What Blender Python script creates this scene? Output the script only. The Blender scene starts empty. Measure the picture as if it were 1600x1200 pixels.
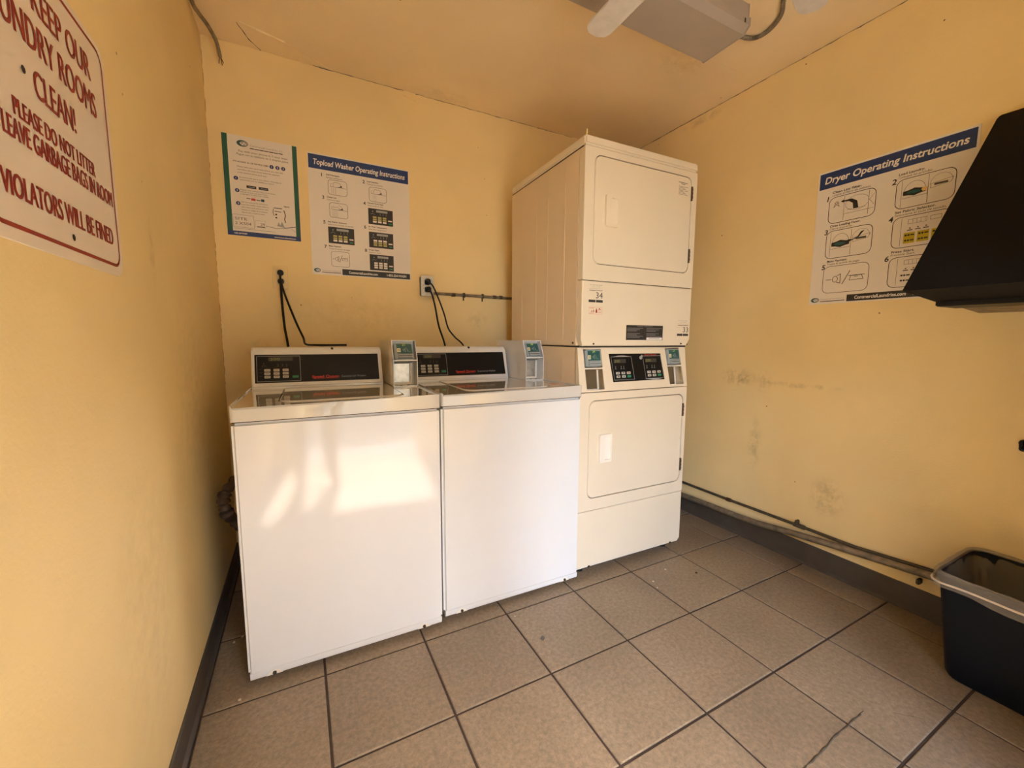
import bpy, bmesh, math, random
from mathutils import Matrix, Vector
from mathutils.geometry import tessellate_polygon
random.seed(7)
sc = bpy.context.scene
col = sc.collection

# ------------------------------------------------------------------ camera
YAW, PITCH, ROLL = 0.4773, -0.1097, 0.004
fwd = Vector((math.sin(YAW)*math.cos(PITCH), math.cos(YAW)*math.cos(PITCH), math.sin(PITCH)))
rgt = Vector((math.cos(YAW), -math.sin(YAW), 0))
upv = rgt.cross(fwd)
r_ = rgt*math.cos(ROLL) + upv*math.sin(ROLL)
u_ = -rgt*math.sin(ROLL) + upv*math.cos(ROLL)
cd = bpy.data.cameras.new('camera')
cd.lens = 640.26/1600*36; cd.sensor_width = 36; cd.clip_start = .02
cam = bpy.data.objects.new('camera', cd); col.objects.link(cam)
cam.matrix_world = Matrix(((r_.x, u_.x, -fwd.x, .1978), (r_.y, u_.y, -fwd.y, -1.4663), (r_.z, u_.z, -fwd.z, 1.1292), (0, 0, 0, 1)))
sc.camera = cam

# ------------------------------------------------------------------ light
SUN_DIR = Vector((-.10, 1, -1.52))          # the way the sunlight travels, in through the open door
w = bpy.data.worlds.new('world'); sc.world = w; w.use_nodes = True
nt = w.node_tree; bg = nt.nodes['Background']
sky = nt.nodes.new('ShaderNodeTexSky'); sky.sky_type = 'NISHITA'; sky.sun_disc = False
sky.sun_elevation = math.radians(55); sky.sun_rotation = math.radians(169); sky.dust_density = 2.0
nt.links.new(sky.outputs[0], bg.inputs[0]); bg.inputs[1].default_value = 1.1
sl = bpy.data.lights.new('sun', 'SUN'); sl.energy = 15.0; sl.angle = math.radians(.6); sl.color = (.96, .98, 1)
so = bpy.data.objects.new('sun', sl); col.objects.link(so); so.rotation_euler = SUN_DIR.to_track_quat('-Z', 'Y').to_euler()
so.location = (1, -4, 5)
pl = bpy.data.lights.new('door_portal', 'AREA'); pl.shape = 'RECTANGLE'; pl.size = 1.12; pl.size_y = 2.08; pl.cycles.is_portal = True
po = bpy.data.objects.new('door_portal', pl); col.objects.link(po); po.location = (.56, -2.70, 1.04); po.rotation_euler = (math.pi/2, 0, 0)
sc.view_settings.view_transform = 'Standard'; sc.view_settings.look = 'None'
sc.view_settings.gamma = 1; sc.view_settings.use_curve_mapping = False
sc.view_settings.exposure = 2.88
sc.cycles.max_bounces = 14; sc.cycles.diffuse_bounces = 10; sc.cycles.glossy_bounces = 5
sc.cycles.use_denoising = True; sc.cycles.sample_clamp_indirect = 8; sc.cycles.caustics_reflective = False; sc.cycles.caustics_refractive = False

XL, XR, YB, YF, ZC = -.1342, 2.4294, .9593, -2.56, 2.486
DX0, DX1, DZ = .0, 1.12, 2.08             # the door opening in the front wall

# ------------------------------------------------------------------ materials
def mat(name, c, rough=.5, metal=0, noise=0, nscale=8, bump=0, bscale=200, coat=0, spec=.5, rvar=0, c2=None):
    m = bpy.data.materials.new(name); m.use_nodes = True; t = m.node_tree; b = t.nodes['Principled BSDF']
    b.inputs['Base Color'].default_value = (*c, 1); b.inputs['Roughness'].default_value = rough
    b.inputs['Metallic'].default_value = metal; b.inputs['Coat Weight'].default_value = coat; b.inputs['Coat Roughness'].default_value = .05
    b.inputs['Specular IOR Level'].default_value = spec
    tc = t.nodes.new('ShaderNodeTexCoord')
    nz = t.nodes.new('ShaderNodeTexNoise'); nz.inputs['Scale'].default_value = nscale; nz.inputs['Detail'].default_value = 5
    t.links.new(tc.outputs['Object'], nz.inputs['Vector'])
    mx = t.nodes.new('ShaderNodeMix'); mx.data_type = 'RGBA'
    mx.inputs['A'].default_value = (*c, 1); mx.inputs['B'].default_value = (*(c2 or [v*(1-noise) for v in c]), 1)
    rp = t.nodes.new('ShaderNodeMapRange'); rp.inputs['From Min'].default_value = .35; rp.inputs['From Max'].default_value = .7
    t.links.new(nz.outputs['Fac'], rp.inputs['Value']); t.links.new(rp.outputs[0], mx.inputs['Factor'])
    t.links.new(mx.outputs['Result'], b.inputs['Base Color'])
    if bump:
        n2 = t.nodes.new('ShaderNodeTexNoise'); n2.inputs['Scale'].default_value = bscale; n2.inputs['Detail'].default_value = 3
        bp = t.nodes.new('ShaderNodeBump'); bp.inputs['Strength'].default_value = bump; bp.inputs['Distance'].default_value = .002
        t.links.new(tc.outputs['Object'], n2.inputs['Vector']); t.links.new(n2.outputs['Fac'], bp.inputs['Height']); t.links.new(bp.outputs[0], b.inputs['Normal'])
    m['mix'] = mx.name
    return m

def add_stains(m, spots, dark):
    """dirt with a place of its own: (centre, radii, strength)"""
    t = m.node_tree; b = t.nodes['Principled BSDF']; src = b.inputs['Base Color'].links[0].from_socket
    tc = t.nodes.new('ShaderNodeTexCoord')
    nz = t.nodes.new('ShaderNodeTexNoise'); nz.inputs['Scale'].default_value = 22; nz.inputs['Detail'].default_value = 6; nz.inputs['Roughness'].default_value = .7
    t.links.new(tc.outputs['Object'], nz.inputs['Vector'])
    for ctr, rad, st in spots:
        sub = t.nodes.new('ShaderNodeVectorMath'); sub.operation = 'SUBTRACT'; sub.inputs[1].default_value = ctr
        dv = t.nodes.new('ShaderNodeVectorMath'); dv.operation = 'DIVIDE'; dv.inputs[1].default_value = rad
        ln = t.nodes.new('ShaderNodeVectorMath'); ln.operation = 'LENGTH'
        t.links.new(tc.outputs['Object'], sub.inputs[0]); t.links.new(sub.outputs[0], dv.inputs[0]); t.links.new(dv.outputs[0], ln.inputs[0])
        mr = t.nodes.new('ShaderNodeMapRange'); mr.inputs['From Min'].default_value = 1; mr.inputs['From Max'].default_value = .15; mr.interpolation_type = 'SMOOTHSTEP'
        t.links.new(ln.outputs['Value'], mr.inputs['Value'])
        nm = t.nodes.new('ShaderNodeMapRange'); nm.inputs['From Min'].default_value = .42; nm.inputs['From Max'].default_value = .66
        t.links.new(nz.outputs['Fac'], nm.inputs['Value'])
        ml = t.nodes.new('ShaderNodeMath'); ml.operation = 'MULTIPLY'; t.links.new(mr.outputs[0], ml.inputs[0]); t.links.new(nm.outputs[0], ml.inputs[1])
        m2 = t.nodes.new('ShaderNodeMath'); m2.operation = 'MULTIPLY'; m2.inputs[1].default_value = st; t.links.new(ml.outputs[0], m2.inputs[0])
        mx = t.nodes.new('ShaderNodeMix'); mx.data_type = 'RGBA'; mx.inputs['B'].default_value = (*dark, 1)
        t.links.new(src, mx.inputs['A']); t.links.new(m2.outputs[0], mx.inputs['Factor']); src = mx.outputs['Result']
    t.links.new(src, b.inputs['Base Color'])

def add_specks(m, scale, size, dark):
    t = m.node_tree; b = t.nodes['Principled BSDF']; src = b.inputs['Base Color'].links[0].from_socket
    tc = t.nodes.new('ShaderNodeTexCoord')
    v = t.nodes.new('ShaderNodeTexVoronoi'); v.inputs['Scale'].default_value = scale; t.links.new(tc.outputs['Object'], v.inputs['Vector'])
    mr = t.nodes.new('ShaderNodeMapRange'); mr.inputs['From Min'].default_value = size; mr.inputs['From Max'].default_value = size*.6
    t.links.new(v.outputs['Distance'], mr.inputs['Value'])
    mx = t.nodes.new('ShaderNodeMix'); mx.data_type = 'RGBA'; mx.inputs['B'].default_value = (*dark, 1)
    t.links.new(src, mx.inputs['A']); t.links.new(mr.outputs[0], mx.inputs['Factor']); t.links.new(mx.outputs['Result'], b.inputs['Base Color'])

YEL = (.84, .67, .35)
def wallmat(name, spots=(), c=YEL):
    m = mat(name, c, .62, noise=.12, nscale=1.6, bump=.32, bscale=130, spec=.35)
    if spots: add_stains(m, spots, (.20, .13, .05))
    add_specks(m, 7, .028, (.18, .11, .05))
    return m
M = {}
M['wall_back'] = wallmat('ochre_paint_back', [((.02, .96, 1.05), (.12, .2, .1), .25), ((1.2, .96, 1.25), (.1, .2, .08), .2), ((.45, .96, 1.25), (.5, .2, .18), .12)])
M['wall_left'] = wallmat('ochre_paint_left', [((-.134, .3, .9), (.2, .4, .5), .14), ((-.134, -.3, .5), (.2, .25, .5), .12), ((-.134, -.05, 1.35), (.2, .03, .12), .3)])
M['wall_right'] = wallmat('ochre_paint_right', [((2.43, .02, .915), (.2, .14, .065), .6), ((2.43, -.13, .90), (.2, .05, .09), .35), ((2.43, -.47, .37), (.2, .10, .13), .38),
    ((2.43, -.3, .9), (.2, .25, .02), .4), ((2.43, -.1, .55), (.2, .05, .2), .3), ((2.43, .35, 2.45), (.2, .2, .035), .3)])
M['ceiling'] = wallmat('ochre_paint_ceiling', [((1.95, .1, 2.486), (.2, .12, .2), .18), ((1.0, .9, 2.486), (.3, .08, .2), .15)], (.87, .71, .45))
M['wall_plain'] = wallmat('ochre_paint_plain')
M['white'] = mat('white_enamel', (.70, .72, .74), .05, coat=.15, bump=.025, spec=.45, bscale=420, noise=.02)
M['deck'] = mat('glossy_shaded_deck', (.60, .60, .58), .06, coat=1.0, bump=.02, bscale=420, noise=.02)  # white enamel with its base darkened for the scant light from above
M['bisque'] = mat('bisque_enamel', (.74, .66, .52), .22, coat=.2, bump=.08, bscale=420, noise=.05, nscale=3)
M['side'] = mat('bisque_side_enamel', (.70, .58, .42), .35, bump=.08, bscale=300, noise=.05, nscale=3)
M['white_plastic'] = mat('white_plastic', (.78, .74, .66), .35)
M['gap'] = mat('dark_gap', (.03, .022, .016), .8)
M['black_glass'] = mat('black_overlay', (.005, .005, .006), .35, spec=.22)
M['black'] = mat('black_rubber', (.006, .006, .006), .5, spec=.3)
M['black_matte'] = mat('black_powder_coat', (.004, .0035, .003), .8, spec=.15)
M['steel'] = mat('galvanised_steel', (.55, .54, .50), .35, metal=1, noise=.3, nscale=40)
M['pipe'] = mat('dusty_conduit', (.30, .25, .18), .5, metal=.5, noise=.5, nscale=30)
M['pipe_dark'] = mat('grimy_conduit', (.10, .08, .055), .6, metal=.3, noise=.5, nscale=30)
M['brown'] = mat('brown_hinge', (.09, .055, .03), .4, metal=.5)
M['reader_grey'] = mat('grey_reader_plastic', (.30, .34, .36), .35)
M['teal'] = mat('teal_print', (.010, .075, .095), .3, c2=(.016, .095, .075), nscale=25)
M['cream'] = mat('cream_print', (.70, .66, .42), .5)
M['lime'] = mat('lime_print', (.45, .60, .12), .5)
M['navy'] = mat('navy_print', (.012, .04, .16), .4)
M['green'] = mat('green_print', (.004, .10, .055), .4)
M['green_key'] = mat('green_key', (.01, .22, .11), .4)
M['red'] = mat('red_print', (.55, .03, .02), .4)
M['maroon'] = mat('maroon_sign_paint', (.27, .020, .014), .5)
M['grey_print'] = mat('grey_print', (.33, .34, .36), .4)
M['ink'] = mat('black_print', (.02, .018, .016), .5)
M['faint_ink'] = mat('grey_ink', (.085, .075, .065), .6)
M['key'] = mat('pale_key', (.50, .48, .44), .4)
M['lcd'] = mat('dim_display', (.035, .034, .034), .3)
M['digit'] = mat('green_digits', (.20, .24, .07), .4)
M['paper'] = mat('poster_paper', (.76, .72, .67), .35, noise=.04, nscale=5)
M['paper_w'] = mat('white_print', (.80, .77, .74), .4)
M['yellow_key'] = mat('yellow_print', (.50, .40, .01), .5)
M['sign'] = mat('sign_enamel', (.74, .66, .58), .3, noise=.06, nscale=9)
M['baseboard'] = mat('brown_grey_vinyl', (.075, .062, .052), .45, noise=.25, nscale=12)
M['grout'] = mat('dark_grout', (.055, .032, .02), .85, noise=.4, nscale=14)
M['lens'] = mat('frosted_lens', (.42, .37, .32), .35, noise=.06)
M['fan_white'] = mat('dusty_white_blade', (.62, .58, .53), .5, noise=.12, nscale=30)
M['bin'] = mat('navy_bin_plastic', (.004, .006, .010), .55, bump=.2, bscale=300, spec=.2)
M['concrete'] = mat('concrete', (.22, .21, .19), .8, noise=.15, nscale=4)
M['outside'] = mat('stucco', (.25, .22, .18), .8, noise=.1, nscale=3)
M['crumb'] = mat('pale_lint', (.62, .55, .45), .9)
M['hose'] = mat('brown_hose', (.10, .06, .035), .6, noise=.5, nscale=40)
M['crack_tan'] = mat('tan_grime', (.28, .18, .08), .8)
M['white_plate'] = mat('worn_white_plate', (.70, .70, .66), .35, noise=.25, nscale=90)
M['pale_key_yellow'] = mat('pale_yellow_print', (.42, .38, .14), .5)
M['cavity'] = mat('brown_vault_metal', (.16, .12, .07), .4, metal=.3)
M['wood'] = mat('yellow_stick', (.7, .5, .2), .6)
M['clear'] = mat('grey_film', (.34, .31, .26), .25)
t = M['clear'].node_tree; b = t.nodes['Principled BSDF']; b.inputs['Alpha'].default_value = .42
# floor tile: every tile its own tint, mottled glaze
m = mat('beige_floor_tile', (.225, .168, .108), .42, bump=.12, bscale=160, spec=.45)
t = m.node_tree; b = t.nodes['Principled BSDF']; src = b.inputs['Base Color'].links[0].from_socket
tc = t.nodes.new('ShaderNodeNewGeometry')
nz = t.nodes.new('ShaderNodeTexNoise'); nz.inputs['Scale'].default_value = 70; nz.inputs['Detail'].default_value = 8; nz.inputs['Roughness'].default_value = .75
t.links.new(tc.outputs['Position'], nz.inputs['Vector'])
n3 = t.nodes.new('ShaderNodeTexNoise'); n3.inputs['Scale'].default_value = 3.0; n3.inputs['Detail'].default_value = 4
t.links.new(tc.outputs['Position'], n3.inputs['Vector'])
oi = t.nodes.new('ShaderNodeObjectInfo')
def mrange(sock, a, b_, c, d):
    n = t.nodes.new('ShaderNodeMapRange'); n.inputs['From Min'].default_value = a; n.inputs['From Max'].default_value = b_
    n.inputs['To Min'].default_value = c; n.inputs['To Max'].default_value = d; t.links.new(sock, n.inputs['Value']); return n.outputs[0]
def mul(a, c):
    n = t.nodes.new('ShaderNodeMath'); n.operation = 'MULTIPLY'; t.links.new(a, n.inputs[0]); t.links.new(c, n.inputs[1]); return n.outputs[0]
f = mul(mul(mrange(nz.outputs['Fac'], .34, .66, .70, 1.28), mrange(n3.outputs['Fac'], .3, .7, .86, 1.10)), mrange(oi.outputs['Random'], 0, 1, .93, 1.06))
vm = t.nodes.new('ShaderNodeVectorMath'); vm.operation = 'SCALE'; t.links.new(src, vm.inputs[0]); t.links.new(f, vm.inputs['Scale'])
t.links.new(vm.outputs[0], b.inputs['Base Color'])
M['tile'] = m

# ------------------------------------------------------------------ helpers
I4 = Matrix.Identity(4)
def T(x, y, z): return Matrix.Translation((x, y, z))
def new(): return bmesh.new()
def obj(name, bm, m, parent=None, Mx=None, kind=None, smooth=35, label=None):
    if Mx is not None: bm.transform(Mx)
    me = bpy.data.meshes.new(name)
    bmesh.ops.recalc_face_normals(bm, faces=bm.faces)
    bm.to_mesh(me); bm.free()
    if smooth:
        for p in me.polygons: p.use_smooth = True
        me.set_sharp_from_angle(angle=math.radians(smooth))
    me.materials.append(m)
    o = bpy.data.objects.new(name, me); col.objects.link(o)
    if parent: o.parent = parent
    if kind: o['kind'] = kind
    if label: o['label'] = label
    return o
def thing(name, label, cat, loc=(0, 0, 0), rz=0, group=None):
    o = bpy.data.objects.new(name, None); col.objects.link(o); o.empty_display_size = .1
    o.location = loc; o.rotation_euler = (0, 0, rz); o['label'] = label; o['category'] = cat
    if group: o['group'] = group
    return o
def tag(o, label, cat, group=None):
    o['label'] = label; o['category'] = cat
    if group: o['group'] = group
    return o
def box(bm, x0, x1, y0, y1, z0, z1, b=0, seg=2):
    r = bmesh.ops.create_cube(bm, size=1, matrix=T((x0+x1)/2, (y0+y1)/2, (z0+z1)/2) @ Matrix.Diagonal((abs(x1-x0), abs(y1-y0), abs(z1-z0), 1)))
    if b:
        es = list({e for v in r['verts'] for e in v.link_edges})
        bmesh.ops.bevel(bm, geom=es, offset=b, segments=seg, affect='EDGES', clamp_overlap=True)
    return bm
def rr(x0, z0, x1, z1, r, n=5):
    """rounded rectangle outline"""
    P = []
    for cx, cz, a in ((x1-r, z0+r, -90), (x1-r, z1-r, 0), (x0+r, z1-r, 90), (x0+r, z0+r, 180)):
        for i in range(n+1):
            th = math.radians(a + 90*i/n); P.append((cx+r*math.cos(th), cz+r*math.sin(th)))
    return P
def plate(bm, outer, holes, y0, y1, back=True):
    """a plate in the XZ plane with holes, front at y0, back at y1"""
    loops = [outer]+list(holes); flat = [p for L in loops for p in L]
    tris = tessellate_polygon([[Vector((x, z, 0)) for x, z in L] for L in loops])
    A = [bm.verts.new((x, y0, z)) for x, z in flat]; B = [bm.verts.new((x, y1, z)) for x, z in flat]
    for t_ in tris:
        try:
            bm.faces.new([A[i] for i in t_])
            if back: bm.faces.new([B[i] for i in reversed(t_)])
        except ValueError: pass
    k = 0
    for L in loops:
        n = len(L)
        for i in range(n):
            a, b_ = k+i, k+(i+1) % n
            bm.faces.new((A[a], A[b_], B[b_], B[a]))
        k += n
    return bm
def slab(bm, outline, y0, y1, b=0.002):
    """filled outline in XZ with a chamfered front edge (front = y0)"""
    cx = sum(p[0] for p in outline)/len(outline); cz = sum(p[1] for p in outline)/len(outline)
    w_ = max(p[0] for p in outline)-cx; h_ = max(p[1] for p in outline)-cz
    ins = [(cx+(x-cx)*(1-b/w_), cz+(z-cz)*(1-b/h_)) for x, z in outline]
    rings = [[bm.verts.new((x, y, z)) for x, z in L] for y, L in ((y1, outline), (y0+b, outline), (y0, ins))]
    n = len(outline)
    for a, c in zip(rings, rings[1:]):
        for i in range(n): bm.faces.new((a[i], a[(i+1) % n], c[(i+1) % n], c[i]))
    bm.faces.new(rings[-1]); bm.faces.new(rings[0][::-1])
    return bm
def prism(bm, pts, a0, a1, axis='x'):
    f_ = {'x': lambda p, a: (a, p[0], p[1]), 'y': lambda p, a: (p[0], a, p[1]), 'z': lambda p, a: (p[0], p[1], a)}[axis]
    A = [bm.verts.new(f_(p, a0)) for p in pts]; B = [bm.verts.new(f_(p, a1)) for p in pts]; n = len(pts)
    bm.faces.new(A); bm.faces.new(B[::-1])
    for i in range(n): bm.faces.new((A[i], A[(i+1) % n], B[(i+1) % n], B[i]))
    return bm
def tube(bm, pts, r, n=8, rad=None):
    pts = [Vector(p) for p in pts]; rings = []; up = Vector((0, 0, 1))
    prev = None
    for i, p in enumerate(pts):
        d = (pts[min(i+1, len(pts)-1)]-pts[max(i-1, 0)]).normalized()
        if prev is None:
            s = d.cross(up)
            if s.length < .1: s = d.cross(Vector((1, 0, 0)))
        else: s = prev - d*prev.dot(d)
        s.normalize(); prev = s; q = d.cross(s); R = rad[i] if rad else r
        rings.append([bm.verts.new(p+(s*math.cos(2*math.pi*k/n)+q*math.sin(2*math.pi*k/n))*R) for k in range(n)])
    for a, c in zip(rings, rings[1:]):
        for k in range(n): bm.faces.new((a[k], a[(k+1) % n], c[(k+1) % n], c[k]))
    bm.faces.new(rings[0][::-1]); bm.faces.new(rings[-1])
    return bm
def smoothpath(P, n=6):
    P = [Vector(p) for p in P]; out = []
    for i in range(len(P)-1):
        p0, p1, p2, p3 = P[max(i-1, 0)], P[i], P[i+1], P[min(i+2, len(P)-1)]
        for k in range(n):
            s = k/n; out.append(.5*((2*p1)+(p2-p0)*s+(2*p0-5*p1+4*p2-p3)*s*s+(3*p1-p0-3*p2+p3)*s**3))
    out.append(P[-1]); return out
def cyl(bm, c, r, h, axis='y', n=16, r2=None):
    R = {'z': I4, 'y': Matrix.Rotation(math.pi/2, 4, 'X'), 'x': Matrix.Rotation(math.pi/2, 4, 'Y')}[axis]
    bmesh.ops.create_cone(bm, cap_ends=True, segments=n, radius1=r, radius2=r if r2 is None else r2, depth=h, matrix=T(*c) @ R)
    return bm

_tc = {}
def text_geo(s, bold):
    k = (s, bold)
    if k not in _tc:
        cu = bpy.data.curves.new('t', 'FONT'); cu.body = s; cu.size = 1; cu.resolution_u = 3
        if bold: cu.offset = .022
        o = bpy.data.objects.new('t', cu); col.objects.link(o)
        dg = bpy.context.evaluated_depsgraph_get(); dg.update()
        me = bpy.data.meshes.new_from_object(o.evaluated_get(dg))
        V = [(v.co.x, v.co.y) for v in me.vertices]; F = [tuple(p.vertices) for p in me.polygons]
        bpy.data.objects.remove(o); bpy.data.curves.remove(cu); bpy.data.meshes.remove(me)
        x0 = min(v[0] for v in V); x1 = max(v[0] for v in V)
        _tc[k] = ([((x-x0)/.70, y/.70) for x, y in V], F, (x1-x0)/.70)
    return _tc[k]
class Pr:
    """flat print: (u right, v up) on a surface, d in front of it"""
    def __init__(s, d=.0006): s.V = []; s.F = []; s.d = d; s.e = 0
    def poly(s, P): k = len(s.V); s.V += [(u, v, s.e) for u, v in P]; s.F.append(tuple(range(k, k+len(P)))); return s
    def rect(s, a, b_, c, d): return s.poly([(a, b_), (c, b_), (c, d), (a, d)])
    def disc(s, u, v, r, n=16, rv=None): return s.poly([(u+r*math.cos(2*math.pi*i/n), v+(rv or r)*math.sin(2*math.pi*i/n)) for i in range(n)])
    def stroke(s, P, w_, closed=False):
        n = len(P); seg = n if closed else n-1
        for i in range(seg):
            a, c = Vector(P[i]), Vector(P[(i+1) % n]); d = c-a
            if d.length < 1e-6: continue
            d.normalize(); q = Vector((-d.y, d.x))*w_/2; e = d*w_*.3
            s.poly([tuple(a-e+q), tuple(a-e-q), tuple(c+e-q), tuple(c+e+q)])
        return s
    def frame(s, a, b_, c, d, r, w_): return s.stroke(rr(a, b_, c, d, r, 4), w_, True)
    def txt(s, st, u, v, h, w_=None, al='l', bold=False, shear=0):
        V, F, W = text_geo(st, bold); k = len(s.V); sx = h if w_ is None else w_/W
        off = {'l': 0, 'c': -W*sx/2, 'r': -W*sx}[al]
        s.V += [(u+off+x*sx+shear*y*h, v+y*h, s.e) for x, y in V]; s.F += [tuple(i+k for i in f_) for f_ in F]; return s
    def build(s, name, m_, parent, Mx=I4, label=None):
        me = bpy.data.meshes.new(name)
        me.from_pydata([tuple(Mx @ Vector((u, -s.d-e, v))) for u, v, e in s.V], [], s.F); me.materials.append(m_)
        o = bpy.data.objects.new(name, me); col.objects.link(o); o.parent = parent
        if label: o['label'] = label
        return o

# ------------------------------------------------------------------ room
def struct(name, bm, m_, parent=None, smooth=0): return obj(name, bm, m_, parent, kind='structure', smooth=smooth)
fl = struct('floor', box(new(), XL-.15, XR+.15, YF-.15, YB+.15, -.12, -.004), M['grout'])
wb = struct('wall_back', box(new(), XL-.15, XR+.15, YB, YB+.15, -.004, ZC), M['wall_back'])
wl = struct('wall_left', box(new(), XL-.15, XL, YF-.15, YB, -.004, ZC), M['wall_left'])
wr = struct('wall_right', box(new(), XR, XR+.15, YF-.15, YB, -.004, ZC), M['wall_right'])
wf = struct('wall_front', plate(new(), [(XL, -.004), (DX0, -.004), (DX0, DZ), (DX1, DZ), (DX1, -.004), (XR, -.004), (XR, ZC), (XL, ZC)], [], YF, YF-.15), M['wall_plain'])
ce = struct('ceiling', box(new(), XL-.15, XR+.15, YF-.15, YB+.15, ZC, ZC+.12), M['ceiling'])
bm = new()
plate(bm, [(DX0-.06, 0), (DX0, 0), (DX0, DZ), (DX1, DZ), (DX1, 0), (DX1+.06, 0), (DX1+.06, DZ+.06), (DX0-.06, DZ+.06)], [], YF+.015, YF-.001)
dr_ = struct('door_1', bm, M['white_plastic'])
LF = T(DX1+.004, YF+.02, 0) @ Matrix.Rotation(math.radians(-22), 4, 'Z')
bm = new(); box(bm, 0, .040, 0, 1.0, .012, DZ-.005, .002, 1); obj('added_door_leaf', bm, M['wall_plain'], dr_, LF)  # leaf, hinges and handle added, unseen, to keep door light off the right side
for z in (.3, 1.05, 1.8):
    bm = new(); cyl(bm, (DX1+.004, YF+.018, z), .007, .09, 'z', 8); obj('hinge', bm, M['steel'], dr_)
bm = new(); cyl(bm, (-.02, .93, 1.0), .012, .05, 'x', 10); cyl(bm, (-.05, .93, 1.0), .026, .03, 'x', 16); obj('added_leaf_handle', bm, M['steel'], dr_, LF)
# tiles, one object each
TS, TX, TY, G = .3413, .2243, -.0533, .0038
tile_mesh = {}
def tile(x0, x1, y0, y1):
    key = (round(x1-x0, 3), round(y1-y0, 3))
    if key not in tile_mesh:
        bm = new(); hx, hy = (x1-x0)/2, (y1-y0)/2
        A = [bm.verts.new(p) for p in ((-hx, -hy, -.006), (hx, -hy, -.006), (hx, hy, -.006), (-hx, hy, -.006))]
        B = [bm.verts.new((v.co.x, v.co.y, -.0018)) for v in A]; k = .0025
        C_ = [bm.verts.new((v.co.x-math.copysign(k, v.co.x), v.co.y-math.copysign(k, v.co.y), 0)) for v in A]
        for P, Q in ((A, B), (B, C_)):
            for i in range(4): bm.faces.new((P[i], P[(i+1) % 4], Q[(i+1) % 4], Q[i]))
        bm.faces.new(C_); me = bpy.data.meshes.new('tile'); bm.to_mesh(me); bm.free(); me.materials.append(M['tile']); tile_mesh[key] = me
    o = bpy.data.objects.new('tile', tile_mesh[key]); col.objects.link(o); o.parent = fl
    o.location = ((x0+x1)/2, (y0+y1)/2, random.uniform(-.0006, .0004)); return o
i0 = math.floor((XL-TX)/TS); j0 = math.floor((YF-TY)/TS)
for i in range(i0, i0+10):
    for j in range(j0, j0+12):
        a, c = max(TX+i*TS+G, XL+.001), min(TX+(i+1)*TS-G, XR-.001)
        d, e = max(TY+j*TS+G, YF+.001), min(TY+(j+1)*TS-G, YB-.001)
        if c-a > .02 and e-d > .02: tile(a, c, d, e)
# baseboards with a coved toe
def base(name, pts0, pts1, ax, hgt):
    prof = [(0, 0), (.016, 0), (.016, .004), (.007, .012), (.005, hgt-.003), (.003, hgt), (0, hgt)]
    bm = new()
    if ax == 'r': prism(bm, [(XR-p[0], p[1]) for p in prof], pts0, pts1, 'y')
    elif ax == 'l': prism(bm, [(XL+p[0], p[1]) for p in prof], pts0, pts1, 'y')
    else: prism(bm, [(YB-p[0], p[1]) for p in prof], pts0, pts1, 'x')
    return struct(name, bm, M['baseboard'])
base('baseboard_right', YF, YB, 'r', .108); base('baseboard_left', YF, YB, 'l', .085); base('baseboard_back', XL+.016, XR-.016, 'b', .108)
# cracks where the ceiling meets the walls, painted patches
def crack(pts, wd, parent, nrm, m_=None):
    bm = new(); P = []
    for a, c in zip(pts, pts[1:]):
        a, c = Vector(a), Vector(c); n = max(2, int((c-a).length/.02))
        P += [a.lerp(c, i/n) for i in range(n)]
    P.append(Vector(pts[-1])); n = Vector(nrm)
    rad = [wd*random.uniform(.2, 1) for _ in P]
    P = [p+Vector((random.uniform(-1, 1)*.0015*(1-abs(nrm[0])), random.uniform(-1, 1)*.0015*(1-abs(nrm[1])), random.uniform(-1, 1)*.0015*(1-abs(nrm[2])))) for p in P]
    tube(bm, P, wd, 5, rad); obj('crack', bm, m_ or M['pipe_dark'], parent, smooth=0)
crack([(.30, YB, ZC-.001), (.78, YB, ZC-.002)], .0022, wb, (0, 1, 0))
crack([(.84, YB, ZC-.002), (1.9, YB, ZC-.001)], .0018, wb, (0, 1, 0))
crack([(-.10, YB, ZC-.004), (.32, YB, ZC-.002)], .004, wb, (0, 1, 0), M['wall_plain'])
crack([(XR, .9, ZC-.001), (XR, -.9, ZC-.001)], .0022, wr, (1, 0, 0))
crack([(XR, .75, ZC-.001), (XR, .35, ZC-.001)], .0035, wr, (1, 0, 0))
crack([(XL, YB, 2.45), (XL, YB, .9)], .0016, wl, (0, 0, 1), M['crack_tan'])
crack([(.02, .80, ZC), (.06, .90, ZC), (.1, .955, ZC)], .0025, ce, (0, 0, 1))
crack([(.03, .79, ZC), (.2, .84, ZC)], .008, ce, (0, 0, 1), M['ceiling'])
crack([(.2, .84, ZC), (.40, .955, ZC)], .003, ce, (0, 0, 1), M['ceiling'])
crack([(2.02, .02, ZC), (2.25, -.0, ZC)], .0012, ce, (0, 0, 1), M['ceiling'])
def lump(name, pts, z0, z1, parent, m_):
    bm = new(); prism(bm, pts, z0, z1, 'y'); bmesh.ops.bevel(bm, geom=bm.edges[:], offset=.003, segments=2, affect='EDGES'); return obj(name, bm, m_, parent)
lump('plaster_patch', [(.765, 2.46), (.80, 2.452), (.865, 2.440), (.868, 2.475), (.80, 2.486), (.77, 2.486)], YB-.006, YB+.01, wb, M['wall_plain'])
lump('plaster_patch', [(.775, 2.486), (.79, 2.484), (.825, 2.455), (.83, 2.448), (.81, 2.446), (.79, 2.464)], YB-.012, YB+.01, wb, M['wall_plain'])
lump('cover_plate', [(.141, .93), (.441, .93), (.441, 1.127), (.141, 1.127)], YB-.005, YB+.01, wb, M['wall_back'])
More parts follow.
